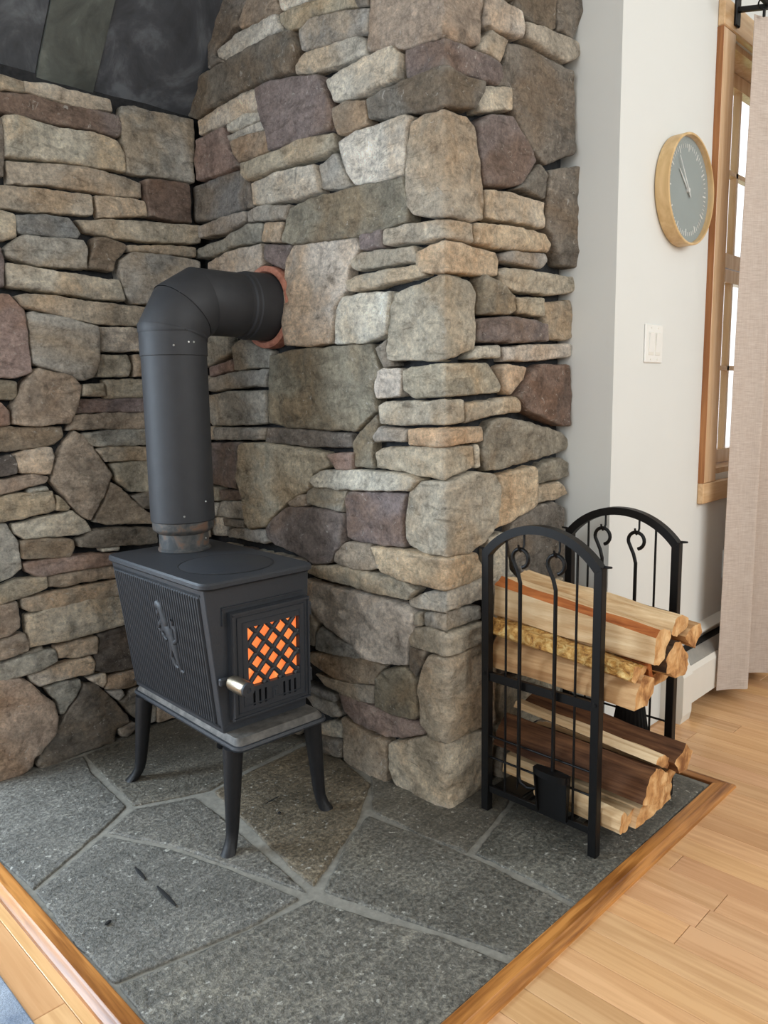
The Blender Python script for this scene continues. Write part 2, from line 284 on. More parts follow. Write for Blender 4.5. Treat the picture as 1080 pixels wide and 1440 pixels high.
# ------------------------------------------------------------------ stones
CROPS = dict(a=(0, 0, 3), b=(250, 0, 3), c=(500, 0, 3), d=(0, 330, 3), e=(250, 330, 3), f=(480, 330, 3), g=(0, 660, 3.6),
             h=(0, 880, 3.6), i=(250, 600, 3.6), j=(400, 600, 3.6), k=(400, 850, 3.6), l=(600, 560, 4.5), z=(0, 0, 1))
PAL = dict(T=(178, 166, 145), B=(194, 185, 169), G=(162, 158, 149), D=(122, 114, 104), P=(128, 114, 110), R=(150, 127, 118),
           O=(194, 170, 137), C=(206, 200, 186), V=(142, 133, 115), K=(98, 91, 85), W=(162, 144, 124), S=(136, 136, 136),
           X=(120, 98, 86))
DATA = '''
L a T -120,285 0,312 95,345 100,388 0,380 -120,350
L a B 97,342 230,358 330,385 470,415 480,465 360,450 250,425 160,400 97,385
L a P -120,365 0,388 130,395 260,435 400,460 510,485 525,540 505,575 420,550 250,520 100,490 0,465 -120,445
L a B 12,492 60,490 250,540 400,560 495,590 530,650 538,722 400,700 250,680 20,660
L a D -100,490 6,495 16,600 16,740 -100,730
L a T 30,678 150,685 350,700 500,735 600,770 608,830 480,820 380,800 200,775 40,770
L a T -100,760 0,778 150,790 390,820 400,905 250,895 100,885 0,870 -100,855
L a B 405,825 560,835 615,850 628,910 420,915
L a X 612,757 700,760 800,775 812,938 720,930 630,910
L a G 520,445 570,440 640,465 826,500 824,768 740,755 545,725 525,600 508,500
L a T 325,930 450,925 600,935 840,955 845,1025 650,1020 480,1000 370,975
L a S 70,905 200,905 300,920 340,985 330,1003 200,995 80,980
L a T -100,865 0,880 65,900 75,1000 0,1010 -100,1005
L d G 25,55 90,5 350,25 370,60 365,145 250,135 130,125 30,90
L d D 395,15 440,8 530,40 530,65 490,100 480,155 375,140
L d T 540,45 700,45 825,55 825,95 700,80 550,68
L d G 505,110 560,75 700,85 845,110 845,270 720,300 560,290 525,250 500,150
L d P -90,50 5,50 20,110 15,220 -90,215
L d B 25,120 120,135 300,165 500,195 530,280 400,270 200,240 30,215
L d T 65,262 110,255 240,262 350,280 660,310 660,390 420,375 300,360 190,325 90,300
L d R -110,250 0,250 40,252 105,320 130,580 60,605 -110,600
L d G 115,335 140,325 250,345 410,390 420,520 400,600 350,615 250,575 140,545
L d B 420,390 570,395 650,400 650,490 430,495
L d T 420,508 545,508 560,560 550,595 415,600
L d T 567,510 660,505 660,595 567,595
L d W 165,562 220,578 310,590 345,640 330,720 300,795 150,805 60,800 50,730 80,680 100,620
L d V -90,612 0,612 75,620 75,680 55,695 -90,695
L d R -90,703 0,705 40,750 40,800 0,808 -90,808
L d T 350,635 440,630 450,680 350,680
L d T 447,612 600,610 680,612 680,685 455,690
L d P 335,695 590,690 680,690 680,748 330,752
L d W 320,765 460,755 700,752 700,815 290,825
L d V -90,818 0,815 265,810 278,850 240,885 100,905 0,918 -90,920
L d G 350,840 460,825 700,820 700,885 480,890 390,890
L d T 410,905 440,895 700,898 700,950 450,955
L d T 470,965 620,957 720,955 720,1090 560,1085 500,1040
L d B 65,930 120,910 215,895 230,940 210,1010 130,1005 90,1005
L d K -90,945 0,945 55,930 75,960 75,1010 0,1020 -90,1025
L d W 320,828 360,855 420,930 475,1015 440,1100 385,1205 340,1180 280,1110 220,1040 240,950 285,870
L g W -90,72 0,60 180,22 250,40 240,65 100,105 0,130 -90,142
L g W 565,65 620,100 680,160 740,215 800,240 800,275 640,275 550,280 480,265 530,180
L g G 150,105 235,85 250,108 150,122
L g T -90,165 0,145 100,125 270,112 288,210 200,230 100,255 0,270 -90,285
L g T 292,130 330,160 355,195 350,208 290,210
L g B 70,285 200,250 370,215 430,260 468,310 400,330 250,345 130,355 80,330
L g D 670,135 760,112 800,112 800,200 720,195
L g G -90,285 40,280 60,320 95,365 118,500 60,550 0,572 -90,590
L g V 110,365 250,352 370,355 380,390 355,440 250,445 200,450 120,455
L g D 395,360 490,305 600,295 800,300 800,375 640,385 500,395 400,390
L g C 515,400 605,395 600,412 520,418
L g R 125,480 250,455 420,435 620,425 620,475 430,505 300,525 210,545 140,520
L g W 250,545 420,510 620,482 630,545 430,575 320,600 255,595
L g T -90,615 0,600 100,560 235,545 250,600 150,640 0,685 -90,705
L g T 115,660 220,640 400,600 640,556 645,635 400,680 260,710 170,725 120,705
L g B 135,745 280,705 450,665 660,636 670,775 500,825 350,865 150,900
L g W -90,712 0,690 95,670 108,800 60,840 0,860 -90,875
L g W -90,890 0,875 120,832 145,870 140,920 60,950 0,965 -90,985
L g T 290,900 400,865 495,848 498,930 420,950 300,955 288,930
L g K 505,835 660,785 700,900 710,1005 560,1035 490,1020 490,930
L g G -90,1010 0,985 120,950 200,925 280,915 290,970 200,1020 100,1050 0,1070 -90,1095
L g G 120,935 220,900 225,922 115,946
L h B 150,250 300,205 465,155 488,190 480,240 350,270 200,315 165,285
L h W -90,285 90,265 150,290 200,340 270,390 290,470 280,540 200,640 165,670 160,710 100,760 0,798 -90,830
L h G 230,320 340,285 410,275 415,300 380,370 330,445 310,450 290,380
L h D 430,295 500,305 560,360 650,460 660,490 590,520 580,590 420,640 330,680 215,732 185,710 200,660 270,560 350,440 400,360
L h C 450,270 540,245 545,290 530,315 480,290
L h W 550,260 690,228 720,228 710,300 640,320 540,325
L h G 550,335 620,325 635,350 605,380
L h D 610,385 690,320 760,320 720,470 690,470
L h D 600,525 680,490 700,510 640,560 605,560
L h G 740,400 800,415 800,490 750,505
L h W 805,415 900,400 900,465 805,492
C b D 175,-30 290,-30 280,20 250,70 246,105 165,200 150,235 195,260 132,292 130,170 160,60
C b W 296,-30 400,-30 425,40 400,70 330,95 265,122 248,100 262,60
C b C 412,-30 540,-30 540,8 430,40
C b T 425,60 560,5 740,-20 750,25 640,45 560,70 520,115 460,130 430,100
C b C 160,215 230,150 330,100 415,60 445,130 360,175 290,215 200,255 165,245
C b G 510,130 560,80 680,50 805,40 800,130 700,165 520,215
C b D 75,330 180,275 300,215 400,165 490,135 512,190 510,260 490,310 400,340 300,370 180,430 75,500 35,490
C b B 495,270 530,225 640,185 700,155 750,150 785,165 785,225 650,275 560,310 500,310
C b D 735,-30 805,-30 802,25 760,33
C b B 620,340 680,300 780,250 870,205 905,200 942,235 940,330 830,375 740,415 650,425
C b C 80,510 180,440 300,375 328,380 338,460 240,505 80,570
C b P 333,380 400,345 500,325 600,322 620,390 655,470 650,540 560,580 460,610 390,640 380,560 350,480
C b W 650,460 700,435 790,425 800,520 740,550 665,565
C b C 205,525 290,480 340,475 350,508 260,548 205,555
C b C 190,575 280,537 350,514 362,545 280,570 200,595
C b R 75,590 190,540 205,590 215,630 270,700 200,730 85,765
C b W 220,600 300,568 375,555 385,640 330,670 260,685 235,650
C b T 280,695 400,650 520,590 650,562 662,620 580,665 480,690 400,720 300,765 280,740
C b G 585,695 655,645 690,730 725,780 660,795 595,795
C b C 668,600 720,565 850,520 960,487 992,500 968,560 962,700 958,735 850,770 740,778 700,720
C b S 60,790 170,745 275,715 300,780 305,870 200,910 65,940
C b B 305,775 420,725 580,697 590,770 595,810 500,840 400,855 310,865
C b G 285,890 308,880 312,935 290,935
C b G 315,880 360,865 465,865 460,925 320,935
C b G 95,960 190,920 280,895 285,935 200,985 100,1005
C b V 470,880 560,840 750,790 960,750 978,900 980,930 850,980 650,1010 480,1030 440,1020
C b G 80,1060 200,1010 300,945 358,948 350,1020 230,1040 150,1080 80,1090
C b T 368,942 445,940 435,1020 358,1020
C b P 765,1000 790,975 870,970 878,1045 770,1055
C e B 130,120 220,70 350,38 355,125 330,150 250,200 130,200
C e P 360,40 470,45 455,110 435,148 390,125 360,110
C e B 450,110 480,50 600,25 745,12 758,50 715,130 712,230 658,310 645,455 560,470 460,465 447,300
C e T 720,110 770,75 1000,52 1010,110 870,130 750,150 730,140
C e B 715,200 760,175 1000,127 1035,170 900,200 800,230 720,240
C e C 655,330 690,265 780,250 900,240 888,330 883,420 780,455 652,462
C e V 380,510 500,485 680,472 820,465 860,580 830,640 838,740 740,828 600,820 450,815 370,790 370,650
C e S 830,480 878,442 883,500 910,550 870,562
C e B 842,580 870,567 948,567 943,680 842,690 834,640
C e G 110,412 210,420 220,495 160,535 105,560 40,520 40,412
C e G 225,470 260,440 300,455 380,490 375,555 230,573
C e R 125,560 220,527 228,573 130,598
C e G 130,610 230,580 370,567 365,640 230,645 140,662
C e G 118,680 230,662 365,660 368,790 330,800 150,805
C e T 60,600 122,595 125,655 60,660
C e T 60,740 140,745 135,795 60,795
C e B 60,812 148,812 152,862 60,865
C e G 157,815 368,815 368,865 160,865
C e D 374,817 500,822 720,842 722,900 550,895 375,875
C e P 138,880 268,877 268,920 250,1070 145,1050
C i T 332,85 430,80 560,100 740,130 765,190 680,240 660,310 570,370 500,430 450,500 370,518 345,490 330,350 305,260 320,190
C e V 750,832 828,762 838,790 813,870 822,985 737,980 728,880
C e R 628,925 735,922 735,988 670,990
C j B 120,270 180,225 330,220 560,235 650,250 690,270 640,320 450,320 280,315 150,300
C i P 205,322 325,327 325,372 212,368
C i V 120,290 203,310 208,370 120,380
C i G 215,377 330,378 335,470 200,450
C i G 120,390 208,385 198,450 120,455
C i D 228,460 335,477 340,508 240,500
C i C 120,500 180,460 225,460 238,520 240,555 120,545
C i G 250,522 290,515 440,525 470,585 430,590 330,570 250,558
C i G 640,320 700,305 850,325 830,370 828,432 730,415 645,390
C i W 560,380 620,342 638,345 638,400 570,405
C i P 450,510 500,445 560,405 720,417 830,442 838,580 790,640 770,690 700,690 600,640 500,595 460,560
C j P 295,360 320,332 460,334 620,342 605,450 608,608 470,600 350,580 305,560
C j W 240,680 260,620 310,584 430,597 460,660 478,715 400,728 290,705
C j T 140,702 280,707 480,752 600,782 668,825 620,873 500,848 350,808 160,758 90,730
C k B 100,-125 150,-112 300,-78 450,-40 620,10 658,50 653,130 630,180 618,303 500,298 400,268 350,200 250,130 180,80 155,40
C k G 160,150 190,110 250,147 330,202 398,270 350,272 250,250 160,225
C k W 100,250 180,242 290,260 440,292 488,322 455,360 450,406 350,395 250,370 160,310
C k G 160,347 200,362 320,397 445,417 440,500 380,490 310,460 220,410
C k V 457,380 500,332 600,317 640,347 663,380 668,470 678,560 655,578 550,555 452,518
C k R 270,450 330,462 450,522 560,562 650,592 690,612 703,653 600,673 510,670 420,628 350,598 290,540
C k W 287,572 400,642 513,692 523,780 518,905 450,875 350,830 300,785
C k S 100,400 145,412 250,452 255,490 200,470 120,430
C k G 90,445 140,452 230,492 268,540 273,570 230,575 150,520
C k B 120,625 230,592 278,602 283,680 200,663
C k D 100,640 155,657 288,692 293,770 170,735
C k D 632,207 723,242 698,290 668,358 632,323
C k B 100,40 140,62 173,102 150,150 145,210 100,200
C k T 662,37 688,40 688,106 662,103
C f G 128,850 160,812 280,822 275,870 142,873
K c W 60,-40 550,-40 548,190 460,182 345,152 250,187 180,208 44,213
K c P 200,210 270,182 350,162 430,182 560,242 600,277 618,330 600,358 470,318 345,283 260,308 205,326 197,280
K c D 50,420 130,377 330,295 440,322 530,352 530,400 500,463 380,453 300,468 150,493 52,503
K c T 230,520 300,482 380,462 470,492 510,540 525,680 543,850 528,928 480,938 370,918 250,908 222,870 217,750 222,600
K c T 130,972 250,947 380,927 490,945 490,1028 370,1003 250,1023 130,1038
R c O 497,947 690,962 800,992 825,1030 815,1063 600,1050 497,1030
K f O 320,72 430,24 540,47 650,77 668,112 660,173 550,163 430,158 340,163 317,130
K f T 207,250 330,207 390,177 470,167 560,197 583,240 578,400 568,478 480,518 400,528 200,528 192,480 207,380
K f T 257,580 290,562 420,547 630,542 660,582 685,640 680,663 500,678 300,688 262,658
K f T 152,722 180,707 420,699 515,699 518,788 420,803 160,798
R f T 522,715 740,685 766,700 758,745 640,763 528,793
K f O 285,822 420,817 590,810 595,868 400,893 290,886
K f T 137,915 200,897 420,897 550,892 556,978 430,1033 330,1018 250,998 142,983
K j T 622,400 640,312 700,277 830,277 950,227 1040,242 1076,290 1058,480 1000,578 920,638 800,653 700,638 632,600 612,560
K j O 447,607 600,622 750,657 900,642 970,642 1010,720 990,765 900,798 800,828 700,803 580,768 500,728
K j B 617,880 700,842 800,837 900,802 1080,767 1080,848 980,878 830,938 680,923 622,910
K k G 692,47 800,52 930,17 1010,5 1010,75 950,90 840,133 700,110
K k T 632,160 660,117 740,122 850,147 980,97 1040,90 1030,165 860,243 760,238 642,205
K k T 682,440 702,332 740,252 860,257 980,192 1060,200 1060,600 940,638 830,698 750,678 702,600
K k T 532,702 600,692 700,667 830,707 940,652 1060,640 1060,900 980,955 830,1050 700,1010 560,905 532,820
R c B 555,-30 600,0 700,60 712,110 700,163 600,130 557,100
R c D 690,-30 850,-30 850,120 830,125 720,70 688,30
R c D 856,-30 960,-30 955,60 920,165 857,127
R c T 720,97 800,122 940,182 942,240 890,268 800,220 717,165
R c T 542,170 575,132 643,175 610,263 532,205
R c D 622,330 650,182 720,192 850,262 915,302 925,400 920,650 800,693 770,668 702,560 662,450 667,370 615,358
R c B 530,377 570,362 660,372 663,463 522,473
R c P 517,520 560,492 655,492 690,550 763,680 720,750 700,778 620,788 547,783 532,650
R c D 682,795 770,697 803,740 798,836 720,808
R c B 547,802 650,817 793,857 793,963 700,943 552,920
R c D 812,722 930,707 940,950 925,1130 862,1118 832,1000 804,960
R f G 672,87 720,72 870,82 880,110 850,143 672,110
R f T 667,160 690,142 800,152 995,182 1000,238 900,253 750,238 682,213
R f V 592,200 602,172 660,197 728,260 733,320 700,338 592,333
R f T 737,267 850,267 855,348 742,328
R f T 862,287 980,277 985,430 960,443 862,438
R f P 587,360 700,347 800,362 858,382 863,448 700,453 582,448
R f B 582,472 673,467 673,518 540,523
R f B 687,477 800,467 975,462 975,513 850,528 692,533
R f O 672,562 700,547 778,562 768,610 715,673 692,650
R f X 792,570 850,552 965,552 970,680 965,808 900,798 782,743 742,680
R f V 602,850 640,792 700,772 800,792 940,832 980,870 960,908 850,943 680,988 622,993 592,930
R f B 557,890 573,882 588,983 567,983
R l O 472,492 690,432 703,442 698,670 640,718 540,778 440,828 432,760 467,620
R l V 712,460 750,412 860,382 900,402 895,498 800,518 717,543
R l T 712,560 840,527 870,550 885,600 820,638 712,658
R l D 562,782 700,692 810,657 875,690 872,780 872,1100 760,1180 640,1160 552,1000 535,900
R l B 400,892 500,852 532,862 518,960 535,1080 620,1170 480,1200 420,1190
R z T 707,833 738,826 790,812 790,850 707,878
R z D 705,886 792,858 792,925 745,940 703,955
R z T 705,965 790,935 790,1000 740,1020 704,1040
R z W 704,1048 790,1010 789,1050 745,1070 704,1100
'''
def to_sz(reg, x, y):
    if reg == 'L': p = hit(x, y, 1, YL); return p[0], p[2]
    if reg == 'C': p = hit(x, y, 0, XC); return YC-p[1], p[2]
    if reg == 'R': p = hit(x, y, 1, YC); return p[0]-XC, p[2]
    p = hit(x, y, 0, XC)
    if p[1] >= YC: return YC-p[1], p[2]
    p = hit(x, y, 1, YC); return p[0]-XC, p[2]
KF = .010
def unfold(reg, s, z, h):
    if reg == 'L': return s, YL-h, z
    sp = lambda t: (t+math.sqrt(t*t+KF*KF))/2
    dp = lambda t: (1+t/math.sqrt(t*t+KF*KF))/2
    tx, ty = dp(s), -dp(-s); ln = math.hypot(tx, ty)
    return XC+sp(s)-.004+h*ty/ln, YC+sp(-s)-.004-h*tx/ln, z
def seg_dist(P, A, B):
    d = B-A; L = (d*d).sum(1)+1e-12
    w = P[:, None, :]-A[None]; t = np.clip((w*d[None]).sum(2)/L[None], 0, 1)
    q = w-t[..., None]*d[None]; return np.sqrt((q*q).sum(2)).min(1)
def inside(P, poly):
    x, y = P[:, 0], P[:, 1]; r = np.zeros(len(P), bool); n = len(poly)
    for i in range(n):
        (x1, y1), (x2, y2) = poly[i], poly[(i+1) % n]
        c = ((y1 > y) != (y2 > y)); xx = (x2-x1)*(y-y1)/((y2-y1) if y2 != y1 else 1e-9)+x1
        r ^= c & (x < xx)
    return r
def outline(poly, step, jit, sd):
    P = [np.array(p) for p in poly]
    Q = []
    for i in range(len(P)):                       # round the corners a little
        a, b, c = P[i-1], P[i], P[(i+1) % len(P)]
        la, lc = np.linalg.norm(a-b), np.linalg.norm(c-b)
        r = min(.007, la*.3, lc*.3)
        Q.append(b+(a-b)/max(la, 1e-6)*r); Q.append(b*.6+.2*(b+(a-b)/max(la, 1e-6)*r)+.2*(b+(c-b)/max(lc, 1e-6)*r)); Q.append(b+(c-b)/max(lc, 1e-6)*r)
    out = []
    for i in range(len(Q)):
        a, b = Q[i], Q[(i+1) % len(Q)]; L = np.linalg.norm(b-a); n = max(1, int(L/step))
        for k in range(n):
            p = a+(b-a)*k/n
            v = noise.noise_vector(Vector((p[0]*28+sd, p[1]*28, sd*1.7)))
            v2 = noise.noise_vector(Vector((p[0]*95, p[1]*95+sd, sd)))
            out.append(p+np.array((v.x, v.y))*jit+np.array((v2.x, v2.y))*jit*.55)
    return np.array(out)
def grow(poly, r):
    P = np.array(poly); a = P-np.roll(P, 1, 0); b = np.roll(P, -1, 0)-P
    na = np.stack([a[:, 1], -a[:, 0]], 1)/(np.linalg.norm(a, axis=1)[:, None]+1e-9); nb = np.stack([b[:, 1], -b[:, 0]], 1)/(np.linalg.norm(b, axis=1)[:, None]+1e-9)
    m = na+nb; m /= np.linalg.norm(m, axis=1)[:, None]+1e-9
    return P+m*r
def stone_mesh(name, poly, place, depth=.045, grid=.0125, rnd=.0075, amp=.0075, sd=0., jit=.0034, tilt=.0):
    A = sum(poly[i][0]*poly[(i+1) % len(poly)][1]-poly[(i+1) % len(poly)][0]*poly[i][1] for i in range(len(poly)))
    if A < 0: poly = poly[::-1]
    O = outline(grow(poly, .0025 if tilt else -.001), grid*.72, jit, sd); B = np.roll(O, -1, 0)
    tg = np.roll(O, -1, 0)-np.roll(O, 1, 0); tg /= np.linalg.norm(tg, axis=1)[:, None]+1e-9
    nin = np.stack([-tg[:, 1], tg[:, 0]], 1)
    pts = list(O)
    for off in (.0022, .0060):
        I = O+nin*off; dd = seg_dist(I, O, B); ok = inside(I, O) & (dd > off*.8)
        pts += list(I[ok])
    mn, mx = O.min(0), O.max(0)
    gx, gy = np.meshgrid(np.arange(mn[0], mx[0], grid), np.arange(mn[1], mx[1], grid))
    G = np.stack([gx.ravel(), gy.ravel()], 1)
    if len(G):
        rs = np.random.RandomState(int(sd*10) % 9999); G = G+(rs.rand(*G.shape)-.5)*grid*.5
        ok = inside(G, O) & (seg_dist(G, O, B) > .010)
        pts += list(G[ok])
    V2, _, F, *_ = delaunay_2d_cdt([Vector((float(p[0]), float(p[1]))) for p in pts], [], [list(range(len(O)))], 1, 1e-6)
    V2 = np.array([(v.x, v.y) for v in V2])
    d = seg_dist(V2, O, B); c = V2.mean(0)
    rs = random.Random(int(sd*977)); tx, ty = rs.uniform(-tilt, tilt), rs.uniform(-tilt, tilt); lift = rs.uniform(-.010, .010)*(tilt > 0)
    hs = []
    for (x, y), dd in zip(V2, d):
        k = max(0., 1-dd/rnd); h = -rnd*1.15*(1-math.sqrt(max(0, 1-k*k)))
        fade = min(1, .25+dd/.012)
        h += fade*(amp*1.6*noise.noise(Vector((x*9+sd, y*13, sd)))+amp*.9*(noise.noise(Vector((x*30, y*34+sd, sd)))) + amp*.8*abs(noise.noise(Vector((x*15+5*sd, y*22, sd)))))
        hs.append(h+lift+(x-c[0])*tx+(y-c[1])*ty)
    vs = [place(x, y, h) for (x, y), h in zip(V2, hs)]
    n = len(vs); fs = [tuple(f) for f in F]
    # skirt back to the mortar
    near = [int(np.argmin(((V2-o)**2).sum(1))) for o in O]
    bk = len(vs); vs += [place(x, y, -depth) for x, y in O]
    m = len(O)
    for i in range(m):
        j = (i+1) % m
        if near[i] != near[j]: fs.append((near[j], near[i], bk+i, bk+j))
    vs = np.array(vs); org = vs[:n].mean(0)
    me = bpy.data.meshes.new(name); me.from_pydata([tuple(v) for v in vs-org], [], fs)
    me.materials.append(STONE); me.polygons.foreach_set('use_smooth', [True]*len(me.polygons))
    me.set_sharp_from_angle(angle=math.radians(62)); me.update()
    o = bpy.data.objects.new(name, me); o.location = org
    return o
def shade(c, j=.06):
    k = random.uniform(1-j, 1+j)
    l = s2l(c); return (l[0]*k*random.uniform(.97, 1.03), l[1]*k, l[2]*k*random.uniform(.96, 1.04), 1)
traced = {'L': [], 'C': []}
sd = 1.
for ln in DATA.strip().splitlines():
    reg, cr, colr, *pp = ln.split(); ox, oy, sc = CROPS[cr]
    poly = [to_sz(reg, ox+float(a)/sc, oy+float(b)/sc) for a, b in (q.split(',') for q in pp)]
    key = 'L' if reg == 'L' else 'C'; traced[key].append(np.array(poly))
    sd += 1.37
    o = stone_mesh('stone', poly, lambda s, z, h, r=reg: unfold('L' if r == 'L' else 'C', s, z, h), sd=sd, tilt=.05)
    o.color = shade(PAL[colr]); link(o, wall_left if key == 'L' else chim)
# stones hidden behind pipe, stove and log rack, and those just above the picture
def fill(key, s0, s1, z0, z1, parent, limit):
    z = z0; n = 0
    while z < z1:
        hh = random.uniform(.045, .085); s = s0+random.uniform(-.05, 0)
        while s < s1:
            ww = random.uniform(.09, .2); a, b = max(s, s0)+.004, min(s+ww, s1)-.004; s += ww
            if b-a < .03: continue
            g = np.array([(a+(b-a)*i/4, z+.006+(hh-.012)*j/3) for i in range(5) for j in range(4)])
            if any(inside(g, t).any() for t in traced[key]): continue
            if key == 'C' and np.hypot(g[:, 0]-(YC-2.06), g[:, 1]-1.436).min() < .10: continue
            global sd; sd += 1.1
            q = [(a, z+.005), (b, z+.004+random.uniform(0, .006)), (b-random.uniform(0, .01), z+hh-.004), (a+random.uniform(0, .01), z+hh-.005)]
            o = stone_mesh('stone', q, lambda u, w, h: unfold(key, u, w, h), sd=sd, grid=.02, tilt=.04)
            o.color = shade(PAL[random.choice('TBGDPWVCT')]); link(o, parent); n += 1
            if n >= limit: return
        z += hh
fill('L', .64, XC-.012, 0, 2.1, wall_left, 60)
fill('C', YC-YL+.012, XB-XC-.015, 0, 2.62, chim, 75)

# ------------------------------------------------------------------ slate soffit above the ledge
p0 = hit(262, 160, 0, XC); p1 = hit(312, 0, 0, XC)
sl = Vector((0, p1[1]-p0[1], p1[2]-p0[2])).normalized(); org = Vector((0, p0[1]+.0, p0[2]-.02))
nrm = Vector((0, sl.z, -sl.y)); nrm = -nrm if nrm.y > 0 else nrm       # faces the room, down
struct_sl = struct('ceiling_slope', MB().add([tuple(org+Vector((x, 0, 0))+sl*u-nrm*w) for x in (.2, XC+.045) for u in (-.05, 1.1) for w in (.012, .08)],
      [(0, 1, 3, 2), (4, 6, 7, 5), (0, 4, 5, 1), (2, 3, 7, 6), (0, 2, 6, 4), (1, 5, 7, 3)]), MORTAR)
def on_slope(x, y):
    d = CM.T @ np.array([(x-540)/FPX, (y-720)/FPX, 1.0]); n = np.array(nrm); t = ((np.array(org)-CP)@n)/(d@n); p = Vector(CP+t*d)
    return p.x, (p-org).dot(sl)
js = [(on_slope(48, 115), on_slope(70, 0)), (on_slope(127, 128), on_slope(165, 0))]
xe = [.25]+[sum(q[0] for q in j)/2 for j in js]+[XC+.03]
for i in range(3):
    a, b = xe[i]+.0015, xe[i+1]-.0015; m = MB(); g = .03*0
    nx, nu = 6, 12; lift = (.0, .007, .002)[i]
    rings = []
    top = [[None]*(nx+1) for _ in range(nu+1)]; vs = []
    for u in range(nu+1):
        for x in range(nx+1):
            px, pu = a+(b-a)*x/nx, -.09+1.15*u/nu
            h = lift+.004*noise.noise(Vector((px*9, pu*9, i*3.1)))
            vs.append(tuple(org+Vector((px, 0, 0))+sl*pu+nrm*h))
    k = len(vs)
    for u in range(nu+1):
        for x in range(nx+1):
            px, pu = a+(b-a)*x/nx, -.09+1.15*u/nu
            vs.append(tuple(org+Vector((px, 0, 0))+sl*pu-nrm*.014))
    fs = []; w = nx+1
    for u in range(nu):
        for x in range(nx):
            q = (u*w+x, u*w+x+1, (u+1)*w+x+1, (u+1)*w+x); fs.append(q); fs.append(tuple(k+t for t in q[::-1]))
    bd = [x for x in range(w)]+[u*w+nx for u in range(1, nu+1)]+[nu*w+x for x in range(nx-1, -1, -1)]+[u*w for u in range(nu-1, 0, -1)]
    for q in range(len(bd)):
        s0, s1 = bd[q], bd[(q+1) % len(bd)]; fs.append((s0, s1, k+s1, k+s0))
    m.add(vs, fs)
    o = m.build('slate_panel', SLATEP, struct_sl, smooth=30, origin=org+Vector(((a+b)/2, 0, 0))+sl*.3)
    o.color = rgba(((76, 80, 85), (92, 97, 93), (74, 78, 84))[i])

# ------------------------------------------------------------------ painted walls and window
WX0, WX1, WZ0, WZ1 = 2.90, 3.95, .835, 2.36
m = MB(); m.box((2.16, YW, ZF-.03), (WX0, YW+.16, 3.4)); m.box((WX1, YW, ZF-.03), (4.7, YW+.16, 3.4))
m.box((WX0, YW, ZF-.03), (WX1, YW+.16, WZ0)); m.box((WX0, YW, WZ1), (WX1, YW+.16, 3.4))
m.box((2.16, YW+.16, ZF-.03), (2.30, 3.2, 3.4))
wall_right = struct('wall_right', m, WALLP)
win = struct('window_1', MB().box((WX0, YW+.01, WZ1-.02), (WX1, YW+.15, WZ1)).box((WX0, YW+.01, WZ0), (WX1, YW+.15, WZ0+.02))
             .box((WX0, YW+.01, WZ0+.02), (WX0+.02, YW+.15, WZ1-.02)).box((WX1-.02, YW+.01, WZ0+.02), (WX1, YW+.15, WZ1-.02)), CASE)
o = MB().box((WX0-.097, YW-.022, WZ0-.02), (WX0+.006, YW, WZ1-.005), .003).build('side_casing', CASE, win)
MB().box((WX0-.10, YW-.0215, WZ0-.02), (WX0-.097, YW, WZ1-.005)).build('casing_edge_shade', CASE_SHADE, o)  # thin strip that carries the side face's shade as darker wood
MB().box((WX1-.006, YW-.022, WZ0-.02), (WX1+.1, YW, WZ1-.005), .003).build('side_casing', CASE, win)
MB().box((WX0-.10, YW-.024, WZ1-.004), (WX1+.1, YW, WZ1+.085), .003).build('head_casing', CASEX, win)
MB().box((WX0-.102, YW-.024, WZ0-.095), (WX1+.1, YW, WZ0-.021), .003).build('apron', CASEX, win)
sy = YW+.09
def sash(z0, z1, nm):
    s_ = MB(); a, b = WX0+.022, WX1-.022
    s_.box((a, sy, z0), (a+.05, sy+.035, z1)); s_.box((b-.05, sy, z0), (b, sy+.035, z1))
    s_.box((a+.05, sy, z0), (b-.05, sy+.035, z0+.055)); s_.box((a+.05, sy, z1-.05), (b-.05, sy+.035, z1))
    o = s_.build('sash', CASE, win)
    for k in range(1, 3):
        x = a+.05+(b-a-.1)*k/3; MB().box((x-.009, sy+.004, z0+.055), (x+.009, sy+.03, z1-.05)).build('muntin', CASE, o)
    zz = (z0+z1)/2; MB().box((a+.05, sy+.004, zz-.009), (b-.05, sy+.03, zz+.009)).build('muntin', CASEX, o)
    return o
glass = NT('window_glass'); gl = glass.n.new('ShaderNodeBsdfTransparent'); gg = glass.n.new('ShaderNodeBsdfGlossy'); gg.inputs['Roughness'].default_value = .03
mx_ = glass.n.new('ShaderNodeMixShader'); fr_ = glass.n.new('ShaderNodeFresnel'); fr_.inputs[0].default_value = 1.45
mx_.inputs[0].default_value = .07; glass.link(gl.outputs[0], mx_.inputs[1]); glass.link(gg.outputs[0], mx_.inputs[2]); glass.link(mx_.outputs[0], glass.n['Material Output'].inputs[0])
GLASS = glass.m
zm = 1.62
for z0, z1 in ((WZ0+.022, zm), (zm+.005, WZ1-.022)):
    o = sash(z0, z1, ''); MB().box((WX0+.07, sy+.015, z0+.05), (WX1-.07, sy+.019, z1-.045)).build('pane', GLASS, o)
lawn = MB().box((2.4, 1.8, -.5), (14, 16, -.4)).build('lawn', mat_plain('lawn_grass', (150, 170, 110), .9, 0, 6, .2), None, label='pale green lawn outside the window', cat='lawn', kind='structure')

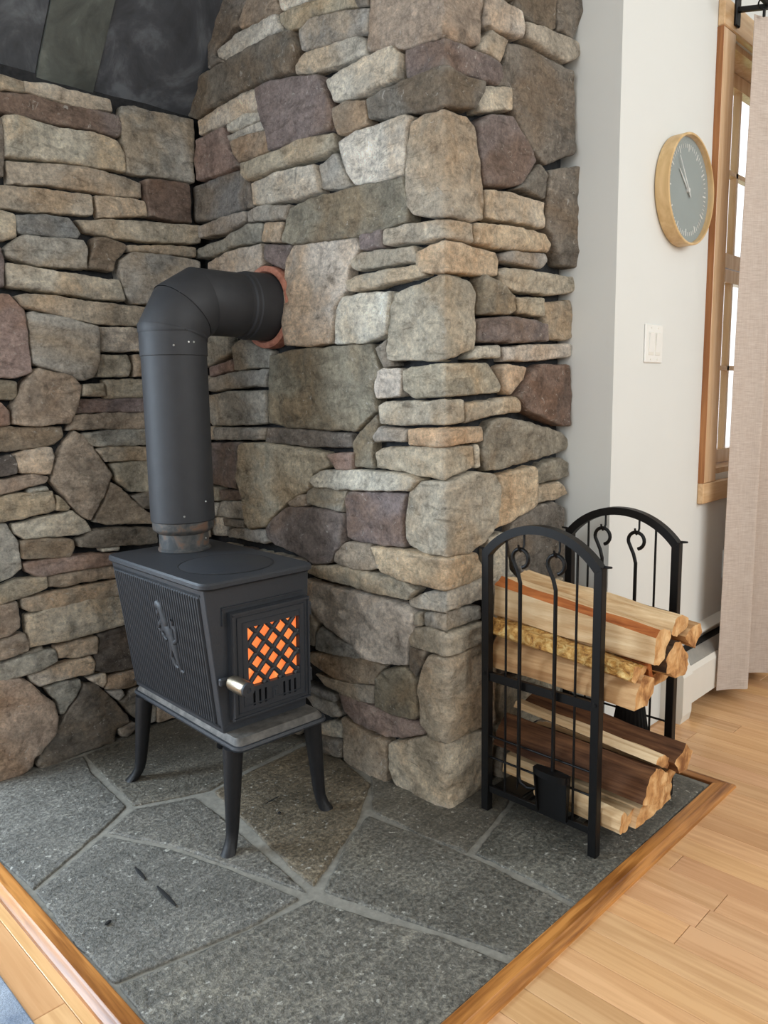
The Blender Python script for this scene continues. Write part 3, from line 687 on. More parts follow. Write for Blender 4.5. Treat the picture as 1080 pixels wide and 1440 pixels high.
# ------------------------------------------------------------------ wood floor planks
PW = .081; x0 = 1.565-PW*24; rp = random.Random(5)
for i in range(62):
    xa = x0+i*PW; xb = xa+PW
    if xb < -.5 or xa > 4.0: continue
    ylim = 2.4 if xa < .53 else (.805 if xa < 2.2 else 1.16)
    cuts = [-1.9+rp.uniform(-.6, 0)]
    if abs(xa-1.565) < .02: cuts = [-1.6, -.45, .618]
    while cuts[-1] < ylim: cuts.append(cuts[-1]+rp.uniform(.55, 1.25))
    for a, b in zip(cuts, cuts[1:]):
        b = min(b, ylim)
        if b-a < .01: continue
        if xa < .535 < xb and b > .785:
            if a < .785: MB().box((xa+.0005, a+.0006, ZF-.012), (xb-.0005, .785, ZF), .0012).build('plank', PLANK, floor, origin=((xa+xb)/2, (a+b)/2, ZF)); a = .785
            x_b = .537
        else: x_b = xb
        o = MB().box((xa+.0005, a+.0006, ZF-.012), (x_b-.0005, b-.0006, ZF), .0012).build('plank', PLANK, floor, origin=((xa+xb)/2, (a+b)/2, ZF))
        k = rp.uniform(.86, 1.06); o.color = (k, k*rp.uniform(.94, 1.0), k*rp.uniform(.88, 1.0), 1)

# ------------------------------------------------------------------ hearth
HX0, HX1, HY0 = .587, 2.195, .838
hearth = struct('floor_hearth', MB().box((HX0-.005, HY0-.005, ZF-.01), (HX1+.005, YL+.05, -.0055)), GROUT)
HD = '''
(106,104,98) -60,1150 0,1098 118,1062 128,1085 178,1133 145,1165 47,1250 -20,1200 -60,1280
(98,94,85) 122,1060 200,1010 315,985 440,1035 350,1078 296,1110 240,1122 188,1132 140,1085
(104,101,94) 150,1170 188,1137 274,1121 300,1138 432,1254 320,1215 240,1188
(106,104,98) 50,1254 146,1174 240,1193 320,1220 420,1262 360,1298 162,1382 100,1320
(105,102,94) 165,1386 300,1329 440,1265 500,1284 620,1316 722,1358 655,1440 600,1480 260,1500
(100,97,89) 455,1252 490,1180 518,1146 600,1178 668,1206 808,1276 772,1315 730,1346 640,1315 540,1282
(106,96,80) 300,1112 350,1085 446,1040 502,1085 522,1102 500,1160 440,1246 412,1222 340,1150
(100,96,87) 522,1088 600,1085 705,1085 716,1126 690,1160 655,1198 590,1172 524,1140
(102,100,92) 723,1128 760,1080 830,1040 905,1065 992,1105 908,1185 815,1272 740,1232 668,1200
'''
for ln in HD.strip().splitlines():
    cc, *pp = ln.split(); poly = []
    for q in pp:
        a, b = map(float, q.split(',')); p = hit(a, b, 2, 0)
        poly.append((min(max(p[0], HX0), HX1), min(max(p[1], HY0), YL+.03)))
    sd += 1.3
    o = stone_mesh('slate', poly, lambda x, y, h: (x, y, h*.30), depth=.03, grid=.03, rnd=.006, amp=.0022, sd=sd, jit=.004)
    # lift constant out
    o.data.materials[0] = SLATE; o.color = rgba(eval(cc)); link(o, hearth)
def trim(name, path_axis, a, b, fixed, out, mat):
    # moulding profile: flat top then rounded nose down to the wood floor
    prof = [(0, -.012), (0, .001), (.002, .0025), (.031, .0025), (.033, .0005), (.036, -.001), (.045, -.003), (.050, -.006), (.052, ZF)]
    if path_axis == 'x': R_ = [[(x, fixed-out*u, z) for u, z in prof] for x in (a+0, b)]
    else: R_ = [[(fixed-out*u, y, z) for u, z in prof] for y in (a, b)]
    # mitre
    for r_, sgn in ((R_[0], -1), (R_[1], 1)):
        for i, (u, z) in enumerate(prof):
            p = list(r_[i])
            if path_axis == 'x': p[0] += sgn*u
            elif sgn < 0: p[1] -= u
            r_[i] = tuple(p)
    mb = MB().loft(R_, True, True)
    return struct(name, mb, mat, smooth=30)
trim('trim_1', 'x', HX0, HX1, HY0, 1, TRIMX)
trim('trim_2', 'y', HY0, YL-.03, HX0, 1, TRIMW)
trim('trim_3', 'y', HY0, YW-.01, HX1, -1, TRIMW)
# ------------------------------------------------------------------ stove
def rrect(x0, x1, y0, y1, r, z, n=6, fr=None):
    out = []
    for cx, cy, a0 in ((x1-r, y0+r, -90), (x1-r, y1-r, 0), (x0+r, y1-r, 90), (x0+r, y0+r, 180)):
        for k in range(n+1):
            a = math.radians(a0+90*k/n); out.append((cx+r*math.cos(a), cy+r*math.sin(a), z))
    return out
SX, SY, SR = 1.175, 1.875, math.radians(-2.2)
stove = empty('wood_stove', (SX, SY, 0), 'small black cast iron wood stove with glowing lattice door on four splayed legs', 'stove', rz=SR)
ZT = .70
top = MB().loft([rrect(-.168, .168, -.262, .290, .03, ZT-.020), rrect(-.175, .175, -.270, .297, .034, ZT-.014), rrect(-.175, .175, -.270, .297, .034, ZT-.005),
                 rrect(-.171, .171, -.266, .293, .031, ZT)]).build('top_plate', IRON, stove, smooth=35)
LX, LY, LR = .0, -.092, .130
MB().lathe([(LR-.004, ZT-.006), (LR-.004, ZT+.0005), (LR-.007, ZT+.002), (0.0005, ZT+.002)], 48, (LX, LY, 0)).build('cooking_lid', IRON, top, smooth=30)
# groove round the lid drawn as a thin dark ring
ring = MB(); seg = 64
ring.loft([[(LX+r*math.cos(2*math.pi*k/seg), LY+r*math.sin(2*math.pi*k/seg), z) for k in range(seg)] for r, z in ((LR-.003, ZT+.0004), (LR-.003, ZT+.0012), (LR, ZT+.0012), (LR, ZT+.0004))], caps=False)
ring.build('lid_groove', mat_plain('dark_groove', (16, 16, 17), .9), top)
# firebox: slightly tapered
zb, zt = .293, ZT-.018
body = MB().loft([rrect(-.120, .148, -.240, .262, .006, zb, 3), rrect(-.163, .163, -.250, .280, .006, zt, 3)]).build('firebox', IRON, stove, smooth=25)
# base plate with ash lip in front
BO = .018
bp = MB().loft([rrect(BO-.136, BO+.136, -.304, .262, .018, .258), rrect(BO-.146, BO+.146, -.316, .272, .024, .264), rrect(BO-.148, BO+.148, -.319, .274, .025, .270),
                rrect(BO-.146, BO+.146, -.316, .272, .024, .277), rrect(BO-.140, BO+.140, -.309, .266, .02, .277)], caps=True).build('base_plate', IRON, stove, smooth=30)
MB().loft([rrect(BO-.140, BO+.140, -.309, .266, .02, .2765), rrect(BO-.137, BO+.137, -.305, .263, .02, .286), rrect(BO-.132, BO+.132, -.298, .258, .02, .2935)]).build('ash_shelf', IRON2, bp, smooth=30)
def side(sgn, nm):
    # fluted panel between y -.215 and .245, following the taper
    mb = MB(); n = 38; zlo, zhi = zb+.018, zt-.022
    def X(z, y): return (.120+.043*(z-zb)/(zt-zb)) if sgn < 0 else (.148+.015*(z-zb)/(zt-zb))
    prof = []
    y0, y1 = -.222, .262
    for k in range(n):
        a = y0+(y1-y0)*k/n; w = (y1-y0)/n
        prof += [(a, .0005), (a+w*.25, .0055), (a+w*.6, .0055), (a+w*.85, .0005)]
    rings = []
    for z, f in ((zlo, 0), (zlo+.004, 1), (zhi-.004, 1), (zhi, 0)):
        rings.append([(sgn*(X(z, y)+.0005+h*f), y*(1-.04*(zt-z)/(zt-zb)), z) for y, h in prof])
    mb.loft(rings, False, False); o = mb.build(nm, IRON, stove, smooth=30)
    for za, zb_ in ((zhi, zhi+.006), (zlo-.006, zlo)):
        fr = MB(); fr.box((sgn*X(za, 0)-.002, y0-.006, za), (sgn*X(za, 0)+.004*sgn+.002, y1+.004, zb_)); fr.build('panel_border', IRON, o)
    return o
pl = side(-1, 'fluted_side'); side(1, 'fluted_side')
# rampant lion relief on the left side: (y, z) strokes of varying width
lion = MB()
def relief(pts, ws):
    pts = [Vector((-(.120+.043*(z-zb)/(zt-zb))-.0055, y, z)) for y, z in pts]
    P = []; Wd = []
    for i in range(len(pts)-1):
        for k in range(4): t = k/4; P.append(pts[i].lerp(pts[i+1], t)); Wd.append(ws[i]*(1-t)+ws[i+1]*t)
    P.append(pts[-1]); Wd.append(ws[-1]); rings = []
    for i, p in enumerate(P):
        t = (P[min(i+1, len(P)-1)]-P[max(i-1, 0)]).normalized(); sd_ = Vector((1, 0, 0)).cross(t).normalized()
        rings.append([p+sd_*Wd[i]*1.45*math.cos(a)+Vector((-1, 0, 0))*.0065*min(1, Wd[i]/.006)*math.sin(a) for a in [math.pi*k/6 for k in range(7)]])
    lion.loft(rings, False, False)
relief([(.022, .592), (.010, .600), (-.004, .592), (-.012, .575), (-.016, .552), (-.012, .530)], [.004, .008, .009, .008, .013, .011])
relief([(.006, .586), (.010, .572), (.004, .566)], [.005, .006, .002])
relief([(-.012, .545), (-.030, .528), (-.044, .505), (-.052, .480)], [.011, .011, .010, .010])
relief([(-.046, .496), (-.058, .470), (-.066, .445), (-.072, .425), (-.085, .421)], [.010, .008, .005, .004, .003])
relief([(-.038, .505), (-.036, .480), (-.030, .455), (-.046, .432), (-.058, .428)], [.009, .006, .005, .004, .003])
relief([(-.006, .552), (.012, .543), (.022, .528), (.014, .520)], [.007, .005, .004, .003])
relief([(-.010, .535), (.004, .520), (-.006, .505), (-.016, .500)], [.006, .004, .004, .003])
relief([(-.052, .500), (-.074, .512), (-.076, .538), (-.062, .552), (-.066, .568)], [.005, .004, .004, .005, .006])
lion.build('lion_relief', IRON, pl, smooth='all', label='raised heraldic lion emblem')
# front: raised frame line, door with lattice window, vents, hinges, handle
YF = -.246
def fy(z): return -.240-.010*(z-zb)/(zt-zb)
def quadbox(x0, x1, z0, z1, d0, d1, mb, bev=.0):
    vs = []
    for x, z in ((x0, z0), (x1, z0), (x1, z1), (x0, z1)):
        vs.append((x, fy(z)-d0, z))
    for x, z in ((x0+bev, z0+bev), (x1-bev, z0+bev), (x1-bev, z1-bev), (x0+bev, z1-bev)):
        vs.append((x, fy(z)-d1, z))
    mb.add(vs, [(0, 3, 2, 1), (4, 5, 6, 7), (0, 1, 5, 4), (1, 2, 6, 5), (2, 3, 7, 6), (3, 0, 4, 7)])
fl = MB()
quadbox(-.118, .138, .624, .630, -.004, .006, fl, .002); quadbox(-.118, -.112, .58, .624, -.004, .006, fl, .002)
fl.build('door_surround', IRON, body)
door = MB(); DX0, DX1, DZ0, DZ1 = -.100, .146, .325, .614
LX0, LX1, LZ0, LZ1 = -.052, .112, .404, .566
for q in ((DX0, LX0, DZ0, DZ1), (LX1, DX1, DZ0, DZ1), (LX0, LX1, LZ1, DZ1), (LX0, LX1, DZ0, .330+.0), ):
    quadbox(*q, -.004, .020, door, .0)
# vent grille plate with real slots
VZ0, VZ1 = .352, .392
quadbox(LX0, LX1, .330, VZ0, -.004, .020, door); quadbox(LX0, LX1, VZ1, LZ0, -.004, .020, door)
xs = [LX0, -.034]+[0]*0
slots = [(-.040, -.033), (-.022, -.015), (-.004, .003), (.056, .063), (.074, .081), (.092, .099)]
cur = LX0
for a, b in slots:
    quadbox(cur, a, VZ0, VZ1, -.004, .020, door); cur = b
quadbox(cur, LX1, VZ0, VZ1, -.004, .020, door)
dr = door.build('door', IRON, stove)
rm = MB()
for k, (ins, h0, h1) in enumerate(((.0, .018, .025), (.014, .018, .0235), (.030, .018, .0225))):
    a0, a1, b0, b1 = DX0+ins, DX1-ins, DZ0+ins, DZ1-ins; w = .008 if k == 0 else .004
    quadbox(a0, a1, b1-w, b1, h0, h1, rm, .0015); quadbox(a0, a1, b0, b0+w, h0, h1, rm, .0015)
    quadbox(a0, a0+w, b0+w, b1-w, h0, h1, rm, .0015); quadbox(a1-w, a1, b0+w, b1-w, h0, h1, rm, .0015)
rm.build('door_moulding', IRON, dr)
MB().box((LX0+.002, fy(.38)-.010, VZ0), (LX1-.002, fy(.38)-.006, VZ1)).build('vent_backing', mat_plain('vent_dark', (8, 8, 9), .9), dr)
em = MB(); quadbox(.018, .040, .355, .388, .018, .024, em, .003); quadbox(.024, .034, .362, .382, .023, .027, em, .003)
em.build('vent_emblem', IRON, dr)
# lattice bars: two diagonal directions clipped to the opening
def clipbar(c, s, x0, x1, z0, z1):
    # line z = s*x + c
    pts = []
    for x in (x0, x1):
        z = s*x+c
        if z0 <= z <= z1: pts.append((x, z))
    for z in (z0, z1):
        x = (z-c)/s
        if x0 < x < x1: pts.append((x, z))
    pts = sorted(set((round(a, 5), round(b, 5)) for a, b in pts))
    return (pts[0], pts[-1]) if len(pts) >= 2 else None
step = .0535; sl_ = 1.05
for s_ in (sl_, -sl_):
    for k in range(-9, 10):
        r_ = clipbar(k*step+.485-s_*.03+.008, s_, LX0, LX1, LZ0, LZ1)
        if not r_: continue
        (xa, za), (xb_, zb2) = r_
        if math.hypot(xa-xb_, za-zb2) < .015: continue
        MB().tube([(xa, fy(za)-.013, za), (xb_, fy(zb2)-.013, zb2)], [.0066]*2, 8).build('lattice_bar', IRON, dr, smooth=50)
fire = NT('fire_glow'); v = fire.coord(rnd=False); fn = fire.noise(v, 22, 3, .5, 1)
sep = fire.node('ShaderNodeSeparateXYZ'); fire.link(fire.node('ShaderNodeTexCoord').outputs['Object'], sep.inputs[0])
ec = fire.ramp(fn, [(.3, s2l((250, 118, 62))), (.55, s2l((252, 138, 70))), (.75, s2l((255, 166, 96)))])
fire.link(ec, fire.b.inputs['Emission Color']); fire.b.inputs['Emission Strength'].default_value = 1.0; fire.done((.3, .08, .03), .3)
gm = MB(); gm.add([(LX0, fy(LZ0)-.001, LZ0), (LX1, fy(LZ0)-.001, LZ0), (LX1, fy(LZ1)-.001, LZ1), (LX0, fy(LZ1)-.001, LZ1),
                   (LX0, fy(LZ0)-.005, LZ0), (LX1, fy(LZ0)-.005, LZ0), (LX1, fy(LZ1)-.005, LZ1), (LX0, fy(LZ1)-.005, LZ1)],
        [(0, 3, 2, 1), (4, 5, 6, 7), (0, 1, 5, 4), (1, 2, 6, 5), (2, 3, 7, 6), (3, 0, 4, 7)])
gm.build('glowing_window', fire.m, dr, label='door glass lit orange by the fire')
for z in (.575, .385):
    h_ = MB().lathe([(.0065, z-.017), (.0065, z+.017), (.004, z+.021)], 12, (.155, fy(z)-.008, 0))
    h_.box((.140, fy(z)-.016, z-.008), (.155, fy(z)+.002, z+.008), .002); h_.build('hinge', IRON, dr, smooth=30)
NICK = mat_plain('worn_nickel', (150, 138, 120), .32, .9, 40, .3)
hd = MB().lathe([(.012, -.262), (.012, -.270), (.019, -.276), (.0205, -.300), (.020, -.338), (.0185, -.344)], 24, (-.108, 0, .437), 'y')
hd.build('door_handle', NICK, dr, smooth=35)
MB().lathe([(.0188, -.3435), (.0175, -.349), (.007, -.349), (.006, -.346), (.0005, -.346)], 24, (-.108, 0, .437), 'y').build('handle_cap', IRON, dr, smooth=35)
MB().box((-.135, fy(.44)-.020, .428), (-.085, fy(.44)-.006, .448), .003).build('latch', IRON, dr)
LEGM = mat_plain('cast_iron_legs', (25, 25, 27), .5, 0, 120, .15, .2, .3)
# legs: tapered, curving out to a pad foot
def leg(sx, sy_):
    fx, fyy = sx*.160, (-.300 if sy_ < 0 else .250); tx, ty = sx*.127+.013, (-.272 if sy_ < 0 else .222)
    rings = []
    N = 14
    for k in range(N+1):
        t = k/N; z = .266*(1-t)
        out = t*.55+max(0, (t-.80)/.20)**2*.45
        cx, cy = tx+(fx-tx)*out, ty+(fyy-ty)*out
        w = .030*(1-t)+.0165*t if t < .86 else .0165+.006*(t-.86)/.14
        w2 = w*.8
        a = math.atan2(fyy-ty, fx-tx)
        ring = []
        for j in range(12):
            an = 2*math.pi*j/12; c_, s2_ = math.cos(an), math.sin(an)
            rr_ = w/(max(abs(c_), abs(s2_)))**.55
            ring.append((cx+rr_*c_*.82, cy+rr_*s2_*.82, z))
        rings.append(ring)
    MB().loft(rings).build('leg', LEGM, stove, smooth=45)
for a in (-1, 1):
    for b in (-1, 1): leg(a, b)

# ------------------------------------------------------------------ stove pipe
PX, PY, PR = 1.213, 2.066, .0945
pipe = empty('stove_pipe', (PX, PY, ZT), 'matte black stove pipe rising from the stove and elbowing into the chimney', 'stovepipe')
def ringat(c, d, mit, r, n=48):
    d = Vector(d).normalized(); mit = Vector(mit).normalized()
    u = Vector((0, 1, 0)); w = d.cross(u).normalized(); out = []
    for k in range(n):
        a = 2*math.pi*k/n; o = r*(math.cos(a)*u+math.sin(a)*w)
        t = -(o.dot(mit))/d.dot(mit); out.append(Vector(c)+o+d*t)
    return out
COLL = NT('rusty_collar'); cv = COLL.coord(rnd=False); n_ = COLL.noise(cv, 20, 6, .65, .6); n2_ = COLL.noise(cv, 55, 4)
cc_ = COLL.ramp(n_, [(.40, s2l((58, 60, 62))), (.53, s2l((84, 82, 79))), (.63, s2l((112, 86, 70))), (.72, s2l((86, 64, 52)))])
COLL.done(cc_, .62, .2, COLL.bump(n2_, .3, .004))
zc = ZT+.001-ZT
MB().lathe([(.078, zc), (.078, zc+.006), (.0735, zc+.010), (.0735, zc+.058), (.076, zc+.060)], 40).build('flue_collar', COLL.m, pipe, smooth=30)
MB().lathe([(.0755, zc+.052), (.088, zc+.062), (.0905, zc+.068), (.0905, zc+.092), (.0945, zc+.094)], 40).build('reducer', COLL.m, pipe, smooth=30)
zk = [.090, .575]
MB().lathe([(PR-.002, zk[0]), (PR, zk[0]+.002), (PR, zk[1])], 48).build('pipe_section', PIPEM, pipe, smooth=30)
MB().lathe([(PR, zk[1]-.002), (PR+.0025, zk[1]), (PR+.0025, zk[1]+.078)], 48, caps=False).build('pipe_section', PIPEM, pipe, smooth=30)
HZ = 1.436-ZT
# elbow centre line: up, 30, 60, 90 degrees
Rb = .128; c0 = Vector((Rb, 0, HZ-Rb))
def arc(a): return c0+Vector((-Rb*math.cos(a), 0, Rb*math.sin(a)))
import itertools
cent = [Vector((0, 0, HZ-Rb-.0)), None, None, Vector((Rb, 0, HZ))]
dirs = [Vector((math.sin(a), 0, math.cos(a))) for a in (0, math.radians(30), math.radians(60), math.radians(90))]
# polyline joints between consecutive gores lie on the arc at 15,45,75 degrees (scaled to the tangent polygon)
Rt = Rb/math.cos(math.radians(15))
J = [c0+Rt*Vector((-math.cos(a), 0, math.sin(a))) for a in (math.radians(15), math.radians(45), math.radians(75))]
mit = [(dirs[i]+dirs[i+1]).normalized() for i in range(3)]
segs = [(Vector((0, 0, zk[1]+.066)), dirs[0], J[0], mit[0], dirs[0]), (J[0], mit[0], J[1], mit[1], dirs[1]), (J[1], mit[1], J[2], mit[2], dirs[2]),
        (J[2], mit[2], Vector((.225, 0, HZ)), dirs[3], dirs[3])]
for i, (a, ma, b, mb_, d) in enumerate(segs):
    r = PR+(.0035 if i % 2 == 0 else .0015)
    g = MB().loft([ringat(a+d*.0, d, ma, r), ringat(a+d*.003, d, ma, r+.0012), ringat(b-d*.003, d, mb_, r+.0012), ringat(b, d, mb_, r)], caps=False)
    g.build('elbow_gore', PIPEM, pipe, smooth=30)
XE = XC-PX
MB().lathe([(PR+.001, .215), (PR+.001, .236), (PR+.0065, .240), (PR+.0065, .252), (PR+.010, .256), (PR+.010, XE-.004)], 48, (0, 0, HZ), 'x', caps=False).build('pipe_adapter', PIPEM, pipe, smooth=30)
SILV = mat_plain('bare_rivet', (190, 190, 186), .35, .8)
for ang, z, rr_ in ((-118, .112, PR), (-62, .036, .0735), (-95, .61, PR+.0025), (-85, .61, PR+.0025), (-120, .60, PR+.0025), (-75, .15, PR)):
    a = math.radians(ang); p = Vector((rr_*math.cos(a), rr_*math.sin(a), z))
    MB().tube([p*1.0, p+Vector((math.cos(a), math.sin(a), 0))*.0022], [.0032, .0022], 8).build('rivet', SILV, pipe)
TERRA = NT('terracotta'); tv = TERRA.coord(rnd=False); tn = TERRA.noise(tv, 30, 6, .7)
TERRA.done(TERRA.ramp(tn, [(.3, s2l((128, 80, 64))), (.5, s2l((170, 112, 92))), (.72, s2l((192, 140, 120)))]), .9, 0, TERRA.bump(tn, .6, .006))
th = MB(); n = 56; pr = [(PR+.012, .03), (PR+.012, -.006), (PR+.017, -.012), (.122, -.011), (.128, -.006), (.130, .03)]
th.loft([[(XC+h, PY+r*(1+.015*noise.noise(Vector((k*.4, r*9, 2))))*math.cos(2*math.pi*k/n), 1.436+r*(1+.015*noise.noise(Vector((k*.4, r*9, 7))))*math.sin(2*math.pi*k/n)) for k in range(n)] for r, h in pr], caps=False)
th.build('flue_thimble', TERRA.m, None, smooth=40, origin=(XC, PY, 1.436), label='terracotta flue ring where the black pipe enters the chimney', cat='flue ring')

# ------------------------------------------------------------------ log rack
FX, BX, RY0, RY1 = 1.632, 2.045, .905, 1.238
rack = empty('log_rack', ((FX+BX)/2, (RY0+RY1)/2, 0), 'black metal firewood rack with two arched ends standing on the hearth', 'log rack')
ro = (FX+BX)/2, (RY0+RY1)/2
def L(p): return (p[0]-ro[0], p[1]-ro[1], p[2])
def rb(mb, name, parent=rack, smooth=False):
    mb.v = [L(p) for p in mb.v]; return mb.build(name, BLACK, parent, smooth=smooth)
ZP, ZA = .745, .820; hw = .0115
arc_c = (RY0+RY1)/2; half = (RY1-RY0)/2
Rarc = (half**2+(ZA-ZP)**2)/(2*(ZA-ZP)); zc0 = ZA-Rarc; amax = math.asin(half/Rarc)
def arch_z(y): return zc0+math.sqrt(Rarc**2-(y-arc_c)**2)
for X in (FX, BX):
    for y in (RY0, RY1):
        p = rb(MB().box((X-hw, y-hw, 0.0), (X+hw, y+hw, ZP-.004), .0015), 'post')
        bolt = MB().lathe([(.004, -hw-.003), (.005, -hw)], 10, (X, y, .40), 'x'); rb(bolt, 'bolt', p)
        tip = MB().tube([(X, y+(hw-.002)*(1 if y == RY1 else -1), ZP-.004), (X, y+(hw+.018)*(1 if y == RY1 else -1), ZP-.002)], [.004, .0025], 6)
        rb(tip, 'end_spur', p)
    a = MB(); rings = []
    for k in range(25):
        t = -amax*1.06+2*amax*1.06*k/24; c_, s_ = math.cos(t), math.sin(t)
        rings.append([(X+dx, arc_c+(Rarc+dr_)*s_, zc0+(Rarc+dr_)*c_) for dx, dr_ in ((-hw-.001, -.020), (hw+.001, -.020), (hw+.001, .002), (-hw-.001, .002))])
    rb(a.loft(rings), 'arch')
    rb(MB().box((X-.006, RY0+hw, .378), (X+.006, RY1-hw, .402), .001), 'middle_rail')
    rb(MB().box((X-.006, RY0+hw, .056), (X+.006, RY1-hw, .074), .001), 'bottom_rail')
    for y in (arc_c+.105, arc_c-.105):
        rb(MB().tube([(X, y, .07), (X, y, arch_z(y)-.018)], .0033, 8), 'thin_rod', smooth=40)
    for z in (.219, .157):
        xo = X-.012 if X == FX else X+.012
        q = MB().tube([(X, RY1-hw, z), (xo-.02*(1 if X == FX else -1), RY1-.06, z), (xo-.02*(1 if X == FX else -1), RY0+.06, z), (X, RY0+hw, z)], .0032, 8) if False else MB().tube([(X, RY1-hw, z), (X, RY0+hw, z)], .0032, 8)
        rb(q, 'tool_rail', smooth=40)
    for y in (arc_c+.050, arc_c-.055):
        zt_ = arch_z(y)-.018; d = -1 if X == FX else -1
        hk = MB().tube([(X, y, zt_+.004), (X, y, zt_-.03), (X+d*.006, y, zt_-.040), (X+d*.016, y, zt_-.044), (X+d*.024, y, zt_-.036), (X+d*.026, y, zt_-.026)], .0030, 8)
        rb(hk, 'tool_hook', smooth=40)
for y in (RY0+.03, RY1-.03):
    for z in (.384, .062): rb(MB().box((FX+.006, y-.009, z-.006), (BX-.006, y+.009, z+.006), .001), 'cross_bar')
for k in range(5):
    y = RY0+.075+.046*k
    for z in (.062,): rb(MB().box((FX+.006, y-.006, z-.005), (BX-.006, y+.006, z+.005)), 'cross_bar')
rb(MB().box((FX+.008, RY1-.11, .069), (BX-.008, RY1-.02, .073)), 'bottom_tray')
# tools: ring handle, shaft, working end
def tool(name, X, y, label, kind, zr):
    root = empty(name, (X, y, 0), label, 'fire tool', 'fireplace tools hanging on the log rack')
    rr_ = .024; pts = [Vector((0, 0, zr-.065)), Vector((0, .001, zr-.045))]
    for k in range(17):
        a = math.radians(215-290*k/16)          # open loop in the frame plane
        pts.append(Vector((0, -rr_*math.cos(a), zr+rr_*math.sin(a))))
    pts[1] = Vector((0, pts[2].y*.35, zr-.040))
    MB().tube(pts, .0052, 8).build('ring_handle', BLACK, root, smooth=50)
    zb_ = {'poker': .14, 'shovel': .185, 'tongs': .12, 'brush': .25}[kind]
    MB().tube([(0, 0, zr-.063), (0, 0, zb_)], .0052, 8).build('shaft', BLACK, root, smooth=50)
    if kind == 'poker':
        MB().tube([(0, 0, zb_+.002), (0, -.006, zb_-.012), (0, -.03, zb_-.02), (0, -.055, zb_-.012), (0, -.058, zb_+.008)], [.0052, .0052, .005, .0045, .002], 8).build('hook_tip', BLACK, root, smooth=50)
        MB().tube([(0, 0, zb_-.004), (0, .004, zb_-.035)], [.005, .0015], 8).build('spike', BLACK, root, smooth=50)
    elif kind == 'shovel':
        # scoop pan hanging down, rounded collar at the top
        rings = []
        for t in range(7):
            z = .195-.125*t/6; w = .050-.006*t/6; dpt = .020-.010*t/6
            rings.append([(-dpt*1.0+.004, -w, z), (.004, -w, z), (.008, -w*.5, z), (.009, 0, z), (.008, w*.5, z), (.004, w, z), (-dpt+.004, w, z),
                          (-dpt+.006, w-.003, z), (.0015, w-.003, z), (.005, w*.5, z), (.006, 0, z), (.005, -w*.5, z), (.0015, -w+.003, z), (-dpt+.006, -w+.003, z)])
        MB().loft(rings).build('pan', BLACK, root, smooth=40)
        col = [Vector((-.016+.026*abs(math.sin(a))*0, 0, 0)) for a in (0,)]
        MB().loft([[(-.006+.018*math.cos(a), .052*math.sin(a), z) for a in [2*math.pi*k/20 for k in range(20)]] for z in (.176, .194)], caps=True).build('pan_collar', BLACK, root, smooth=40)
    elif kind == 'tongs':
        for s_ in (-1, 1):
            MB().tube([(0, 0, zb_+.1), (0, s_*.018, zb_+.05), (0, s_*.016, zb_)], .0042, 8).build('tool_prong', BLACK, root, smooth=50)
    else:
        MB().loft([[(.014*math.cos(q), w*math.sin(q), z) for q in [2*math.pi*k/16 for k in range(16)]] for z, w in ((.30, .008), (.292, .03), (.27, .042), (.255, .044))]).build('brush_head', BLACK, root, smooth=40)
        rings = []
        for k in range(6):
            t = k/5; z = .258-.165*t; w = .042+.026*t; ring = []
            for j in range(48):
                q = 2*math.pi*j/48; e_ = 1+.035*(1 if j % 2 else -1)*(.3+t)
                ring.append(((.013+.007*t)*math.cos(q)*e_, w*math.sin(q)*e_, z+(.004*math.sin(j*2.7) if k == 5 else 0)))
            rings.append(ring)
        bb = MB().loft(rings).build('bristles', mat_plain('black_bristle', (12, 12, 12), .8), root); bb['kind'] = 'stuff'
    return root
zh = lambda y: arch_z(y)-.018-.044-.024+.006
ya, yb_ = arc_c+.050, arc_c-.055
tool('fire_poker', FX-.016, ya, 'black poker with hooked tip hanging left on the near arch', 'poker', zh(ya))
tool('ash_shovel', FX-.016, yb_, 'black ash shovel hanging right on the near arch', 'shovel', zh(yb_))
tool('fire_tool', BX-.016, ya, 'black ring-handled fire tool hanging left on the far arch', 'tongs', zh(ya))
tool('hearth_brush', BX-.016, yb_, 'black hearth brush hanging right on the far arch behind the logs', 'brush', zh(yb_))

# ------------------------------------------------------------------ firewood
def mat_log(name, light, dark, bscale=1.0, bump=.4, fine=60):
    t = NT(name); v = t.coord('Object', (fine, 2.2, fine)); v2 = t.coord('Object', (14*bscale, 2.0, 14*bscale)); v3 = t.coord()
    n1 = t.noise(v, 1, 5, .65, .4); n2 = t.noise(v2, 1, 5, .6, .8); n3 = t.noise(v3, 9, 4, .6)
    f = t.math('ADD', t.math('MULTIPLY', n1, .5), t.math('MULTIPLY', n2, .5))
    c = t.ramp(f, [(.40, rgba(dark)), (.5, rgba(tuple((a*.6+b*.4) for a, b in zip(light, dark)))), (.59, rgba(light))])
    c = t.mix(t.ramp(n3, [(.5, (0, 0, 0)), (.75, (.4, .4, .4))]), c, s2l(dark))
    return t.done(c, .8, nrm=t.bump(n1, bump, .006), spec=.2)
WLIGHT = mat_log('split_wood_pale', (230, 204, 164), (190, 152, 108)); WTAN = mat_log('split_wood_tan', (206, 168, 122), (156, 112, 72))
WDARK = mat_log('split_wood_dark', (122, 84, 56), (58, 36, 24)); BARK = mat_log('bark', (96, 76, 58), (48, 36, 28), 2, .9, 40)
REDB = mat_log('inner_bark', (190, 116, 64), (140, 76, 38))
